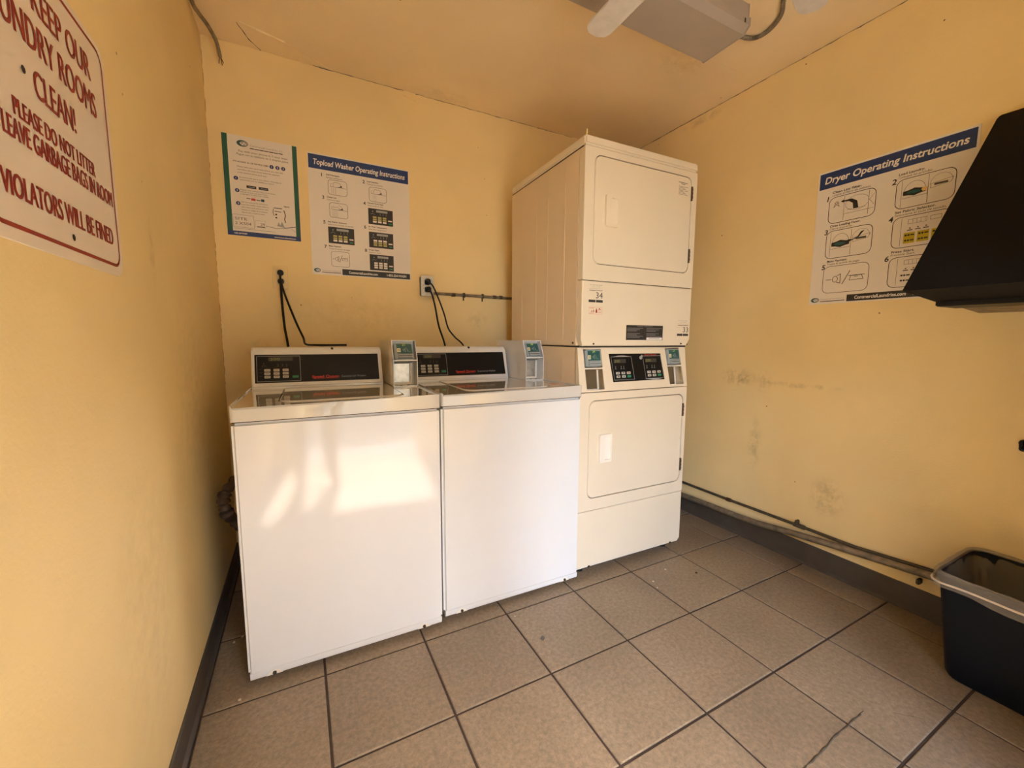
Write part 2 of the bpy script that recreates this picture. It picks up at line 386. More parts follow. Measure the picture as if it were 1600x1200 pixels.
# outdoors: pavement in the sun and added, unseen walls whose height and gap shape the light
struct('pavement', box(new(), -6, 8, -9, YF-.151, -.12, -.02), M['concrete'])
struct('added_outside_wall', box(new(), -.46, 8, -5.2, -5.0, -.02, 3.0), M['outside'])
struct('added_outside_wall', box(new(), -9, -1.0, -5.2, -5.0, -.02, 3.0), M['outside'])
0 and struct('roof_eave', box(new(), XL-1.5, XR+1.5, YF-.45, YF-.151, 2.42, 2.56), M['outside'])

# ------------------------------------------------------------------ card reader (sub-parts of a payment housing or console)
def reader(parent, Mx, number, w_=.088, h_=.088):
    """Mx: frame of the opening, origin lower left, x right, z up the face, -y out"""
    bm = new(); box(bm, .008, .008+w_, .004, .06, .004, .004+h_, .004); obj('card_reader', bm, M['reader_grey'], parent, Mx)
    F = Mx @ T(.008, .004, .004)
    bm = new(); prism(bm, [(-.010, .006), (0, .004), (0, .026), (-.004, .026), (-.010, .020)], .014, w_-.010); obj('card_slot', bm, M['reader_grey'], parent, F)
    bm = new(); box(bm, .016, w_-.012, -.0108, -.008, .0125, .0145); obj('slot_opening', bm, M['gap'], parent, F)
    Pr(.0005).poly([(.012, .028), (w_-.006, .028), (w_-.008, h_-.006), (.010, h_-.006)]).build('reader_label', M['teal'], parent, F)
    p = Pr(.0010); p.rect(.012, .034, .027, .052); p.build('price_sticker', M['cream'], parent, F)
    p = Pr(.0014); p.frame(.016, .038, .023, .048, .002, .0012); p.txt('2', .018, .040, .006); p.build('lettering', M['faint_ink'], parent, F)
    p = Pr(.0012); p.txt(number, w_*.5, .064, .011, al='c', bold=True)
    p.build('number', M['lime'], parent, F)
    p = Pr(.0012); p.stroke([(.036, .044), (.048, .053), (.048, .035)], .0012, True); p.stroke([(.040, .044), (.046, .044)], .002)
    p.stroke([(.052, .055), (.062, .036), (.070, .034)], .0012); p.stroke([(.056, .048), (.056, .036)], .0012)
    p.build('pictogram', M['grey_print'], parent, F)

def keypad(parent, F, m=None): pass

# ------------------------------------------------------------------ washer
def slantM(x, y, z, y2, z2):
    """frame on a face leaning back from (y,z) to (y2,z2)"""
    up_ = Vector((0, y2-y, z2-z)).normalized(); out = Vector((1, 0, 0)).cross(up_)  # points to +y
    return Matrix(((1, 0, 0, x), (0, out.y*-1 if out.y < 0 else out.y, up_.y, y), (0, -up_.y, up_.z, z), (0, 0, 0, 1)))
def make_washer(label, loc, rz, number, sticker):
    W = thing('washing_machine', label, 'washing machine', loc, rz, 'top loading washers')
    D0, D1, H = 0, .70, .9188
    bm = new(); box(bm, .001, .650, .001, .69, .036, .872, .010, 3); obj('cabinet', bm, M['white'], W)
    bm = new(); prism(bm, [(.0, .0315), (.003, .0215), (.012, .0165), (.012, .045), (.0, .045)], .006, .645); prism(bm, [(.012, .02), (.69, .02), (.69, .06), (.012, .06)], .006, .645)
    obj('bottom_flange', bm, M['white'], W)
    for x in (.075, .575):
        bm = new(); prism(bm, [(x-.024, .0225), (x+.024, .0225), (x+.011, .036), (x-.011, .036)], -.001, .004, 'y'); obj('screw_recess', bm, M['white_plastic'], W)
        bm = new(); cyl(bm, (x, -.002, .029), .006, .006, 'y', 8); obj('screw', bm, M['gap'], W)
    for x, y in ((.06, .06), (.59, .06), (.06, .62), (.59, .62)):
        bm = new(); cyl(bm, (x, y, .0105-.0), .02, .021, 'z', 12); obj('foot', bm, M['black'], W)
    bm = new(); box(bm, .004, .647, .004, .69, .871, .876); obj('seam', bm, M['gap'], W)
    # deck with an opening for the lid; built in XZ then laid flat
    lay = Matrix(((1, 0, 0, 0), (0, 0, 1, 0), (0, -1, 0, 0), (0, 0, 0, 1)))   # (x, y, z) -> (x, z, -y)
    bm = new(); plate(bm, rr(-.001, -.002, .652, .70, .012, 3), [rr(.124, .058, .541, .512, .05, 6)], -H, -.905)
    bm.transform(lay); 
    prof = rr(-.001, -.002, .652, .70, .012, 3)
    for za, zb_ in ((.8745, .905),):
        A = [bm.verts.new((x, y, za)) for x, y in prof]; B = [bm.verts.new((x, y, zb_)) for x, y in prof]
        for i in range(len(prof)): bm.faces.new((A[i], A[(i+1) % len(prof)], B[(i+1) % len(prof)], B[i]))
        bm.faces.new(A)
    bmesh.ops.remove_doubles(bm, verts=bm.verts, dist=.0001)
    es = [e for e in bm.edges if len(e.link_faces) == 2 and all(abs(v.co.z-H) < 1e-4 for v in e.verts) and e.calc_face_angle(0) > 1 and
          (min(v.co.y for v in e.verts) < .02 or min(v.co.x for v in e.verts) < .02 or max(v.co.x for v in e.verts) > .63)]
    bmesh.ops.bevel(bm, geom=es, offset=.006, segments=3, affect='EDGES')
    top = obj('top_panel', bm, M['deck'], W)
    bm = new(); slab(bm, rr(.128, .064, .537, .508, .046, 6), -.9225, -.906, .004); bm.transform(lay); obj('lid', bm, M['deck'], W)
    # console
    y1, z1, y2, z2 = .500, .929, .545, 1.066
    prof = [(.503, H), (.503, .926), (y1, z1), (y2, z2), (.549, 1.078), (.560, 1.087), (.575, 1.0895), (.690, 1.0895), (.690, H)]
    bm = new(); prism(bm, prof, .008, .528)
    es = [e for e in bm.edges if abs(e.verts[0].co.x-e.verts[1].co.x) < 1e-5 and min(v.co.z for v in e.verts) > .92]
    bmesh.ops.bevel(bm, geom=es, offset=.006, segments=3, affect='EDGES')
    C = obj('console', bm, M['white'], W)
    S = slantM(0, y1, z1, y2, z2); sl_ = math.hypot(y2-y1, z2-z1)
    bm = new(); box(bm, .020, .512, -.0015, .004, .014, .136, .001, 1); obj('control_panel', bm, M['black_glass'], C, S)
    P = lambda d=.0022: Pr(d)
    p = P(); p.frame(.028, .020, .188, .129, .002, .0016); p.build('panel_frame', M['grey_print'], C, S)
    p = P(.0019); p.rect(.070, .108, .160, .124); p.build('display', M['lcd'], C, S)
    p = P(.0024); p.txt('200', .076, .1105, .0115, .036); p.build('digits', M['digit'], C, S)
    p = P(); 
    for x in (.105, .121, .137): p.stroke([(x-.004, .085), (x+.004, .085)], .001); p.stroke([(x, .087), (x, .095)], .0015); p.stroke([(x-.003, .091), (x+.003, .091)], .001)
    p.stroke([(.052, .095), (.054, .100)], .002); p.stroke([(.046, .086), (.053, .092), (.061, .086)], .001); p.stroke([(.044, .083), (.064, .083)], .001)
    for k in range(3): p.stroke([(.034, .0735-.015*k), (.048, .0735-.015*k)], .001)
    p.build('symbols', M['faint_ink'], C, S)
    for r in range(3):
        for c_ in range(3):
            x = .065+.0335*c_; z = .068-.0145*r
            bm = new(); box(bm, x-.011, x+.011, -.0035, 0, z-.0052, z+.0052, .0012, 1); obj('button', bm, M['key'], C, S)
    p = Pr(.0040)
    for r in range(3):
        for c_ in range(3):
            x = .065+.0335*c_; z = .068-.0145*r; p.stroke([(x-.007, z), (x+.002, z)], .0018); p.stroke([(x+.004, z), (x+.007, z)], .0018)
    p.build('button_print', M['faint_ink'], C, S)
    bm = new(); box(bm, .157, .180, -.0035, 0, .033, .043, .0012, 1); obj('button', bm, M['green_key'], C, S, label='green start button')
    p = Pr(.0042); p.txt('START', .1685, .0362, .0036, .016, 'c'); p.build('button_print', M['ink'], C, S)
    p = P(); p.txt('Speed Queen', .232, .029, .0115, .108, bold=True); p.stroke([(.238, .0265), (.335, .0265)], .0012); p.build('lettering', M['red'], C, S, 'red lettering')
    p = P(); p.txt('Commercial Washer', .350, .029, .0085, .104); p.build('lettering', M['grey_print'], C, S, 'grey lettering')
    bm = new(); cyl(bm, (.318, .5545, 1.083), .0055, .012, 'y', 10); bm.transform(I4); obj('key_lock', bm, M['gap'], C)
    # payment housing: open-fronted shell
    x0, x1, f0, f1, zm, zt = .545, .651, .335, .372, 1.036, 1.122
    th = .0035; bk = .405
    bm = new(); box(bm, x0, x1, bk, .69, H+.0005, zt, .002, 1)
    sideprof = [(f0, H+.0005), (f0, zm), (f1, zt), (bk+.01, zt), (bk+.01, H+.0005)]
    prism(bm, sideprof, x0, x0+th); prism(bm, sideprof, x1-th, x1)
    prism(bm, [(f0, H+.0005), (f0, H+th+.002), (bk+.01, H+th+.002), (bk+.01, H+.0005)], x0, x1)
    prism(bm, [(f1-.001, zt-th), (f1, zt), (bk+.01, zt), (bk+.01, zt-th)], x0, x1)
    prism(bm, [(f0, zm-.004), (f0, zm+.001), (bk+.01, zm+.001), (bk+.01, zm-.004)], x0, x1)
    H_ = obj('payment_housing', bm, M['white'], W, smooth=0)
    bm = new(); box(bm, x0+th, x1-.020, bk-.004, bk+.001, H+.010, zm-.006); obj('vault_door', bm, M['steel'], H_)
    bm = new(); box(bm, x1-.022, x1-.016, bk-.020, bk, H+.010, zm-.008, .001, 1); box(bm, x0+th, x1-.016, bk-.020, bk, H+.006, H+.014, .001, 1); obj('vault_frame', bm, M['white_plastic'], H_)
    for x in (x0+.035, x0+.065):
        bm = new(); cyl(bm, (x, f0+.010, H+.0065), .0055, .002, 'z', 8); obj('screw', bm, M['gap'], H_)
    reader(H_, slantM(x0+.003, f0, zm+.002, f1, zt) @ T(0, .004, 0), number, .084, .078)
    if sticker:
        bm = new(); box(bm, .560, .640, .10, .17, H, H+.0004); s = obj('warning_sticker', bm, M['paper'], W)
        L2 = Matrix(((1, 0, 0, .564), (0, 0, 1, .105), (0, -1, 0, H), (0, 0, 0, 1)))
        p = Pr(.0008)
        for k in range(5): p.stroke([(.002, .008+.011*k), (.068-.008*(k % 2), .008+.011*k)], .004)
        p.build('sticker_print', M['red'], W, L2)
    return W
make_washer('white top-load washer standing beside the left wall, without a red sticker on its deck', (0, 0, 0), -.0173, '21', False)
make_washer('white top-load washer in the middle, touching the stacked dryer, red sticker on its deck', (.6612, .0106, 0), -.018, '18', True).scale.x = .993

# ------------------------------------------------------------------ stacked dryer
def make_dryer():
    D = thing('stacked_dryer', 'tall bisque stacked double tumble dryer standing right of the washers', 'tumble dryer', (1.3085, .0163, 0), -.0189)
    Wd, Dp = .6843, .70
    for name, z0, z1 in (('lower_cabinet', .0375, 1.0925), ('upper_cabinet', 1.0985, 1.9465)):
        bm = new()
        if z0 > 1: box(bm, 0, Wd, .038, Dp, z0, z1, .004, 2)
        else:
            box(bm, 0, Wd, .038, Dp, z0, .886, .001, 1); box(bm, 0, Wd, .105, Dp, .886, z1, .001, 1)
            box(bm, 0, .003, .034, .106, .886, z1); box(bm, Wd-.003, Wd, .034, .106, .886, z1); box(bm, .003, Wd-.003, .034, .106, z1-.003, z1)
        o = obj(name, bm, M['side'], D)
        za, zb_ = (z0+.03, z1-.03) if z0 > 1 else (z0+.05, z1-.05)
        for y in (.147, .298, .409, .568):
            bm = new(); box(bm, -.0009, .001, y-.002, y+.002, za, zb_, .001, 1); obj('side_crease', bm, M['side'], o)
    bm = new(); box(bm, .004, Wd-.004, .02, Dp, 1.091, 1.100); obj('seam', bm, M['gap'], D)
    bm = new(); box(bm, .004, Wd-.004, .02, Dp, 1.945, 1.951); obj('seam', bm, M['gap'], D)
    bm = new(); box(bm, .012, Wd-.004, .008, .02, .30, .884); box(bm, .012, Wd-.004, .008, .02, 1.10, 1.96); obj('front_backing', bm, M['gap'], D)
    bm = new(); box(bm, -.002, Wd+.002, -.002, Dp, 1.950, 1.9899, .008, 3); obj('top_panel', bm, M['bisque'], D)
    for x, y in ((.06, .06), (.62, .06), (.06, .64), (.62, .64)):
        bm = new(); cyl(bm, (x, y, .019), .018, .038, 'z', 12); obj('foot', bm, M['black'], D)
    def front(name, z0, z1, dz0, dz1, dx1):
        door = rr(.056, dz0, dx1, dz1, .032, 6)
        bm = new(); plate(bm, rr(0, z0, Wd, z1, .006, 3), [rr(.0525, dz0-.0035, dx1+.0035, dz1+.0035, .0355, 6)], 0, .038)
        es = [e for e in bm.edges if len(e.link_faces) == 2 and e.calc_face_angle(0) > 1 and all(abs(v.co.y) < 1e-5 for v in e.verts)]
        bmesh.ops.bevel(bm, geom=es, offset=.002, segments=1, affect='EDGES')
        obj(name, bm, M['bisque'], D)
        bm = new(); slab(bm, door, -.001, .02, .003); dr = obj('door', bm, M['bisque'], D)
        return dr
    d1 = front('upper_front_panel', 1.3885, 1.9455, 1.462, 1.915, .645)
    d2 = front('lower_front_panel', .3245, .885, .384, .8455, .657)
    for dr, zc, lbl in ((d1, 1.692, 0), (d2, .619, 1)):
        # recessed pull: raised rounded bezel with a cup at the right
        bm = new(); plate(bm, rr(.112, zc-.067, .184, zc+.067, .008, 4), [rr(.141, zc-.055, .179, zc+.055, .007, 4)], -.0125, .0)
        es = [e for e in bm.edges if len(e.link_faces) == 2 and e.calc_face_angle(0) > 1 and all(abs(v.co.y+.0125) < 1e-5 for v in e.verts)]
        bmesh.ops.bevel(bm, geom=es, offset=.0035, segments=3, affect='EDGES')
        obj('handle', bm, M['bisque'] if lbl == 0 else M['white_plastic'], dr)
        bm = new(); prism(bm, [(.141, -.0022), (.160, -.0022), (.179, -.0095), (.179, .001), (.141, .001)], zc-.055, zc+.055, 'z'); obj('handle_cup', bm, M['white_plastic'] if lbl else M['bisque'], dr)
        xr = .645 if lbl == 0 else .657
        for z in ((1.843, 1.545) if lbl == 0 else (.765, .472)):
            bm = new(); box(bm, xr+.001, xr+.008, -.005, .004, z-.034, z+.034, .001, 1)
            for q in (-.018, .0, .018): cyl(bm, (xr+.0035, -.004, z+q), .0045, .012, 'z', 8)
            obj('hinge', bm, M['brown'], D)
    # door sticker
    p = Pr(.0003); p.rect(.545, 1.818, .628, 1.892); p.build('sticker', M['bisque'], d1, T(0, -.001, 0))
    p = Pr(.0008); p.stroke([(.556, 1.885), (.615, 1.885)], .003); p.stroke([(.572, 1.878), (.60, 1.878)], .003)
    for k in range(7): p.stroke([(.558, 1.866-.006*k), (.618-.012*((k*5) % 3), 1.866-.006*k)], .0018)
    p.build('sticker_print', M['faint_ink'], d1, T(0, -.001, 0))
    # upper access panel, corners cut at the bottom
    pts = [(0, 1.128), (.012, 1.0985), (.664, 1.0985), (Wd, 1.130), (Wd, 1.3855), (0, 1.3855)]
    bm = new(); slab(bm, pts, -.001, .038, .004); A = obj('access_panel', bm, M['bisque'], D)
    for x in (.0675, .6213):
        bm = new(); cyl(bm, (x, -.002, 1.1085), .0045, .004, 'y', 10); obj('screw', bm, M['brown'], A)
    F = T(0, -.001, 0)
    def numsticker(x, z, n, nm):
        bm = new(); box(bm, x-.004, x+.084, -.0004, 0, z-.004, z+.083); s = obj('machine_number_sticker', bm, M['paper_w'] if 0 else M['bisque'], A, F)
        p = Pr(.0009); p.txt(n, x+.040, z+.0185, .026, .038); p.build('number', M['ink'], A, F)
        p = Pr(.0009); p.rect(x, z, x+.038, z+.011); p.rect(x+.041, z, x+.079, z+.011)
        p.stroke([(x+.004, z+.0525), (x+.036, z+.0525)], .0022); p.stroke([(x+.043, z+.0525), (x+.076, z+.0525)], .0022); p.txt('2', x+.0395, z+.050, .006, al='c')
        p.build('label_bars', M['ink'], A, F)
        p = Pr(.0009); p.txt('For service and refunds', x+.040, z+.074, .0045, .066, 'c'); p.txt('scan or call with', x+.040, z+.0665, .0035, .044, 'c'); p.stroke([(x+.002, z+.0605), (x+.078, z+.0605)], .0006)
        p.build('lettering', M['faint_ink'], A, F)
    numsticker(.0345, 1.2925, '34', 0); numsticker(.5915, 1.1475, '33', 0)
    p = Pr(.0009); p.frame(.037, 1.2405, .112, 1.271, .002, .0006)
    for k in range(2): p.stroke([(.040, 1.267-.022*k), (.066, 1.267-.022*k)], .0016)
    for k in range(3): p.stroke([(.088, 1.262-.007*k), (.109, 1.262-.007*k)], .0012)
    p.build('warning_label', M['red'], A, F)
    p = Pr(.0011); p.poly([(.049, 1.25), (.057, 1.25), (.053, 1.257)]); p.poly([(.060, 1.249), (.067, 1.252), (.062, 1.262)]); p.poly([(.074, 1.247), (.084, 1.247), (.083, 1.258), (.079, 1.267), (.075, 1.258)]); p.disc(.096, 1.264, .0045, 8, .003)
    p.build('pictogram', M['maroon'], A, F)
    bm = new(); box(bm, .2571, .4922, -.0006, 0, 1.1262, 1.1960); obj('rating_label', bm, M['ink'], A, F)
    p = Pr(.0012); p.txt('WARNING / AVERTISSEMENT', .375, 1.1880, .0042, .10, 'c')
    for cx in (.262, .384):
        for r in range(8):
            if r == 3: continue
            z = 1.1815-.0062*r
            if cx > .3 and r > 6: continue
            p.stroke([(cx, z), (cx+.100-.02*((r*7) % 3), z)], .0014)
    p.build('label_print', M['grey_print'], A, F)
    p = Pr(.0013); p.rect(.385, 1.1275, .488, 1.1385); p.build('label_plate', M['paper_w'], A, F)
    p = Pr(.0016); p.stroke([(.40, 1.1335), (.47, 1.1335)], .002); p.build('label_print', M['faint_ink'], A, F)
    # leaning control console
    y1, z1, y2, z2 = .0, .889, .027, 1.0915; S = slantM(0, y1, z1, y2, z2); L = math.hypot(y2-y1, z2-z1)
    def sz(z): return (z-z1)/(z2-z1)*L
    holes = [[(.040, sz(.8975)), (.142, sz(.8975)), (.132, sz(1.0835)), (.030, sz(1.0835))],
             [(.563, sz(.9005)), (.663, sz(.9005)), (.640, sz(1.087)), (.540, sz(1.087))]]
    holes = [[(h[0][0]-.0, h[0][1]), h[1], h[2], (h[3][0], h[3][1])] for h in holes]
    bm = new(); plate(bm, [(0, 0), (Wd, 0), (Wd, L), (0, L)], holes, 0, .006)
    es = [e for e in bm.edges if len(e.link_faces) == 2 and e.calc_face_angle(0) > 1 and all(abs(v.co.y) < 1e-5 for v in e.verts)]
    bmesh.ops.bevel(bm, geom=es, offset=.0015, segments=1, affect='EDGES')
    bm.transform(S)
    prism(bm, [(.004, .889), (.03, 1.0915), (.045, 1.0915), (.045, .889)], 0, .004); prism(bm, [(.004, .889), (.03, 1.0915), (.045, 1.0915), (.045, .889)], Wd-.004, Wd)
    prism(bm, [(.004, .889), (.012, .893), (.10, .893), (.10, .889)], .004, Wd-.004)
    C = obj('control_console', bm, M['bisque'], D, smooth=20)
    for (xa, xb, num) in ((.030, .140, '24'), (.541, .650, '23')):
        # pocket walls behind the opening
        bm = new(); dpt = .075
        box(bm, xa-.004, xa, .006, dpt, .001, L-.001); box(bm, xb+.022, xb+.026, .006, dpt, .001, L-.001); box(bm, xa-.004, xb+.026, dpt, dpt+.004, .001, L-.001)
        box(bm, xa, xb+.022, .004, dpt, sz(.8935)-.001, sz(.8965)); obj('pocket', bm, M['bisque'], C, S)
        bm = new(); box(bm, xa+.004, xb+.004, .0, dpt, sz(.993), sz(.9985), .001, 1); obj('pocket_shelf', bm, M['white_plastic'], C, S)
        bm = new(); box(bm, xb-.008, xb-.001, .038, .045, sz(.900), sz(.991), .001, 1); box(bm, xa+.008, xb-.001, .038, .045, sz(.897), sz(.902), .001, 1); obj('vault_frame', bm, M['white_plastic'], C, S)
        bm = new(); box(bm, xa+.006, xb-.008, .043, .047, sz(.901), sz(.991)); obj('vault_door', bm, M['cavity'], C, S)
        reader(C, S @ T(xa+.005, -.006, sz(1.000)), num, .088, .078)
    bm = new(); pan = [(.195, sz(.928)), (.5265, sz(.930)), (.506, sz(1.0595)), (.176, sz(1.0615))]
    slab(bm, pan, -.0012, .003, .0006); obj('control_panel', bm, M['black_glass'], C, S)
    def face(x0, z0, x1, z1, up_):
        sh = -.14
        X = lambda x, z: x+sh*(z-z0)
        p = Pr(.0020)
        q = [(X(x0, z0), z0), (X(x1, z0), z0), (X(x1, z1), z1), (X(x0, z1), z1)]
        p.stroke(q, .0016, True)
        if up_: p.poly([(X(x0, z1), z1), (X(x1, z1), z1), (X((x0+x1)/2+.015, z1), z1+.006), (X((x0+x1)/2-.015, z1), z1+.006)])
        else: p.poly([(X(x0, z0), z0), (X((x0+x1)/2-.015, z0), z0-.006), (X((x0+x1)/2+.015, z0), z0-.006), (X(x1, z0), z0)])
        for k, dx in enumerate((.018, .052, .068)):
            xx = X(x0+dx, z0+.058); p.stroke([(xx-.005, z0+.052), (xx+.005, z0+.052)], .0012); p.stroke([(xx, z0+.055), (xx, z0+.066)], .002)
        p.build('panel_frame', M['grey_print'], C, S)
        p = Pr(.0018); xx = X(x0+.012, z0+.084); p.rect(xx, z0+.080, xx+.075, z0+.098); p.build('display', M['lcd'], C, S)
        p = Pr(.0022); p.txt('200', xx+.003, z0+.0835, .012, .034); p.build('digits', M['digit'], C, S)
        for r in range(2):
            for c_ in range(3):
                zz = z0+.032-.0165*r; x = X(x0+.026+.0335*c_, zz); g = (r == 1 and c_ == 2)
                bm = new(); box(bm, x-.011, x+.011, -.0040, 0, zz-.0058, zz+.0058, .0012, 1)
                obj('button', bm, M['green_key'] if g else M['key'], C, S, label='green start button' if g else None)
                if not g: Pr(.0045).rect(x-.005, zz-.0022, x+.004, zz+.0022).build('button_print', M['faint_ink'], C, S)
    face(.2025, sz(.9375), .3265, sz(1.046), True); face(.4005, sz(.9375), .5200, sz(1.048), False)
    p = Pr(.0024); p.txt('Speed Queen', .398, sz(1.0505), .0075, .078, bold=True); p.build('lettering', M['red'], C, S, 'red lettering')
    p = Pr(.0022); p.disc(.373, sz(1.040), .009, 10); p.disc(.380, sz(1.048), .006, 8); p.build('emblem', M['grey_print'], C, S)
    # bottom panel with flange and screws
    bm = new(); slab(bm, [(0, .052), (.012, .0475), (Wd-.012, .0475), (Wd, .060), (Wd, .3205), (0, .3205)], 0, .038, .003); B_ = obj('toe_panel', bm, M['bisque'], D)
    bm = new(); prism(bm, [(.001, .050), (.006, .040), (.016, .0375), (.038, .0375), (.038, .052), (.001, .052)], .006, Wd-.012); obj('bottom_flange', bm, M['white_plastic'], D)
    for x in (.075, .615):
        bm = new(); cyl(bm, (x, .000, .0455), .0055, .006, 'y', 8); obj('screw', bm, M['gap'], B_)
    # screws on the lower rear side
    bm = new(); cyl(bm, (-.002, .061, 1.112), .005, .004, 'x', 8); obj('screw', bm, M['brown'], D)
    return D
make_dryer().scale.x = .992
bm = new(); box(bm, -.003, .003, -.003, .003, 0, .022, .001, 1)
o = obj('wooden_stick', bm, M['wood']); o.location = (1.319, .022, 1.990); tag(o, 'tiny pale wooden peg standing on the top front corner of the stacked dryer', 'peg')

# ------------------------------------------------------------------ posters and sign
RB, RR_, RL = 0, -math.pi/2, math.pi/2
def sheet(name, label, cat, loc, rz, w_, h_, m_, th=.0012, r=.001, group=None):
    t_ = thing(name, label, cat, loc, rz, group)
    bm = new(); slab(bm, rr(0, 0, w_, h_, r, 4 if r > .005 else 1), -th, 0, th*.4); obj('sheet', bm, m_, t_); return t_
def logo(p1, p2, t_, u, v, r, F):
    a = Pr(.0004); a.disc(u, v, r, 20, r*.62); a.build('emblem', M['teal'], t_, F)
    b_ = Pr(.0008); b_.disc(u+r*.25, v, r*.68, 16, r*.45); b_.build('emblem_ring', M['grey_print'], t_, F)
    c_ = Pr(.0010); c_.stroke([(u-r*.4, v+r*.1), (u, v-r*.3), (u+r*.25, v+r*.15), (u+r*.6, v-r*.2)], r*.12); c_.build('emblem_mark', M['paper_w'], t_, F)

# payment notice, green bands
t_ = sheet('payment_poster', 'small green and blue banded laundry payment notice on the back wall', 'poster', (-.0805, YB, 1.6205), 0, .311, .4615, M['paper'])
F = T(0, -.0012, 0)
for q in ((0, .0, .0215, .4615), (.2905, .0, .311, .4600)): Pr(.0003).rect(*q).build('side_band', M['green'], t_, F)
p = Pr(.0005); p.rect(0, 0, .311, .0215); p.build('bottom_band', M['navy'], t_, F)
for q in ((0, .0215, .008, .4615), (.303, .0215, .311, .46)): Pr(.0005).rect(*q).build('band_edge', M['teal'], t_, F)
p = Pr(.0008); p.txt('1-855-254-WASH', .026, .0075, .0075, .052, bold=True); p.txt('www.CommercialLaundries.com', .288, .0065, .006, .095, 'r', bold=True); p.build('lettering', M['paper_w'], t_, F)
logo(0, 0, t_, .082, .428, .0235, F)
p = Pr(.0008)
p.txt('Commercial Laundries, Inc.', .112, .420, .009, .14); p.build('lettering', M['grey_print'], t_, F)
p = Pr(.0008)
for k in range(7): p.stroke([(.112+.020*k, .411), (.112+.020*k+.016, .411)], .0038)
p.txt('IT\'S AS EASY AS', .040, .340, .006, .066, bold=True); p.txt('/ ES TAN FÁCIL COMO', .110, .340, .0065, .075, bold=True)
p.build('lettering', M['ink'], t_, F)
p = Pr(.0008); p.txt('Pay with your phone in 3 easy steps', .064, .3885, .009, .205); p.txt('Pague con su teléfono en 3 simples pasos', .056, .3735, .009, .215); p.build('lettering', M['faint_ink'], t_, F)
p = Pr(.0008)
for k, s in enumerate(('Please have your card ready before you start this', 'and follow the steps shown below for payment', 'of the machine and its cycle type.')): p.txt(s, .055, .318-.0135*k, .0065, (.19, .175, .12)[k])
for (y, s, w2) in ((.270, 'Download the app to your phone / Descargue la', .175), (.259, 'aplicación en su teléfono móvil', .14), (.213, 'Register your account / Registre su cuenta', .145), (.203, 'and add value to it by card or bank', .11), (.194, 'y agregue fondos a su cuenta', .115),
                   (.157, 'Scan the code on the machine or', .11), (.145, 'enter the number shown below it,', .115), (.133, 'then select cycle and press start.', .112), (.121, 'Escanee el código de la máquina,', .108), (.109, 'elija el ciclo y presione start.', .095)):
    p.txt(s, .062, y, .0058, w2)
p.build('lettering', M['faint_ink'], t_, F)
p = Pr(.0008)
for u, v in ((.198, .3425), (.223, .3425), (.248, .3425), (.047, .266), (.049, .210), (.050, .151)): p.disc(u, v, .0092)
p.build('step_disc', M['navy'], t_, F)
p = Pr(.0010)
for (u, v), s in zip(((.198, .3425), (.223, .3425), (.248, .3425), (.047, .266), (.049, .210), (.050, .151)), '123123'): p.txt(s, u, v-.0045, .009, al='c', bold=True)
p.build('step_number', M['paper_w'], t_, F)
for q in ((.088, .2265, .128, .239), (.138, .2265, .178, .239)): Pr(.0008).rect(*q).build('store_badge', M['ink'], t_, F)
p = Pr(.0011); p.stroke([(.098, .2325), (.122, .2325)], .003); p.stroke([(.148, .2325), (.172, .2325)], .003); p.build('badge_print', M['grey_print'], t_, F)
p = Pr(.0008); p.rect(.104, .171, .122, .181); p.build('card_badge', M['red'], t_, F)
p = Pr(.0008); p.rect(.145, .171, .159, .183); p.build('card_badge', M['teal'], t_, F)
for q in (((.086, .178), (.099, .178)), ((.127, .175), (.141, .175))): Pr(.0008).stroke(q, .004).build('card_badge', M['faint_ink'], t_, F)
p = Pr(.0008); p.frame(.024, .040, .110, .098, .001, .0010); p.txt('SITE', .032, .074, .012, .05); p.txt('2 X504', .032, .052, .013, .066); p.frame(.115, .048, .158, .080, .001, .0006); p.txt('29', .137, .056, .013, .018)
p.rect(.121, .0485, .155, .0525); p.stroke([(.026, .0335), (.20, .0335)], .0012); p.build('handwriting', M['faint_ink'], t_, F)
p = Pr(.0008); p.stroke([(.198, .150), (.232, .150)], .0035); p.stroke([(.201, .134), (.228, .134)], .003); p.disc(.206, .119, .004); p.disc(.206, .104, .004); p.txt('Spin', .242, .160, .006, .024, bold=True); p.build('washer_picture', M['ink'], t_, F)
p = Pr(.0008); p.stroke([(.196, .146), (.193, .128), (.197, .112)], .0025); p.stroke([(.241, .142), (.247, .12), (.242, .10), (.246, .085)], .004); p.build('washer_picture', M['hose'], t_, F)
p = Pr(.0008); p.stroke([(.16, .058), (.20, .052), (.235, .056), (.26, .062), (.2905, .068)], .0035); p.poly([(.208, .064), (.215, .084), (.222, .068), (.230, .088), (.238, .066), (.245, .058)])
p.stroke([(.27, .058), (.288, .044)], .002); p.build('water_splash', M['grey_print'], t_, F)
tq = Pr(.0009); tq.stroke([(.24, .057), (.265, .063), (.29, .069)], .002); tq.build('water_splash', M['navy'], t_, F)

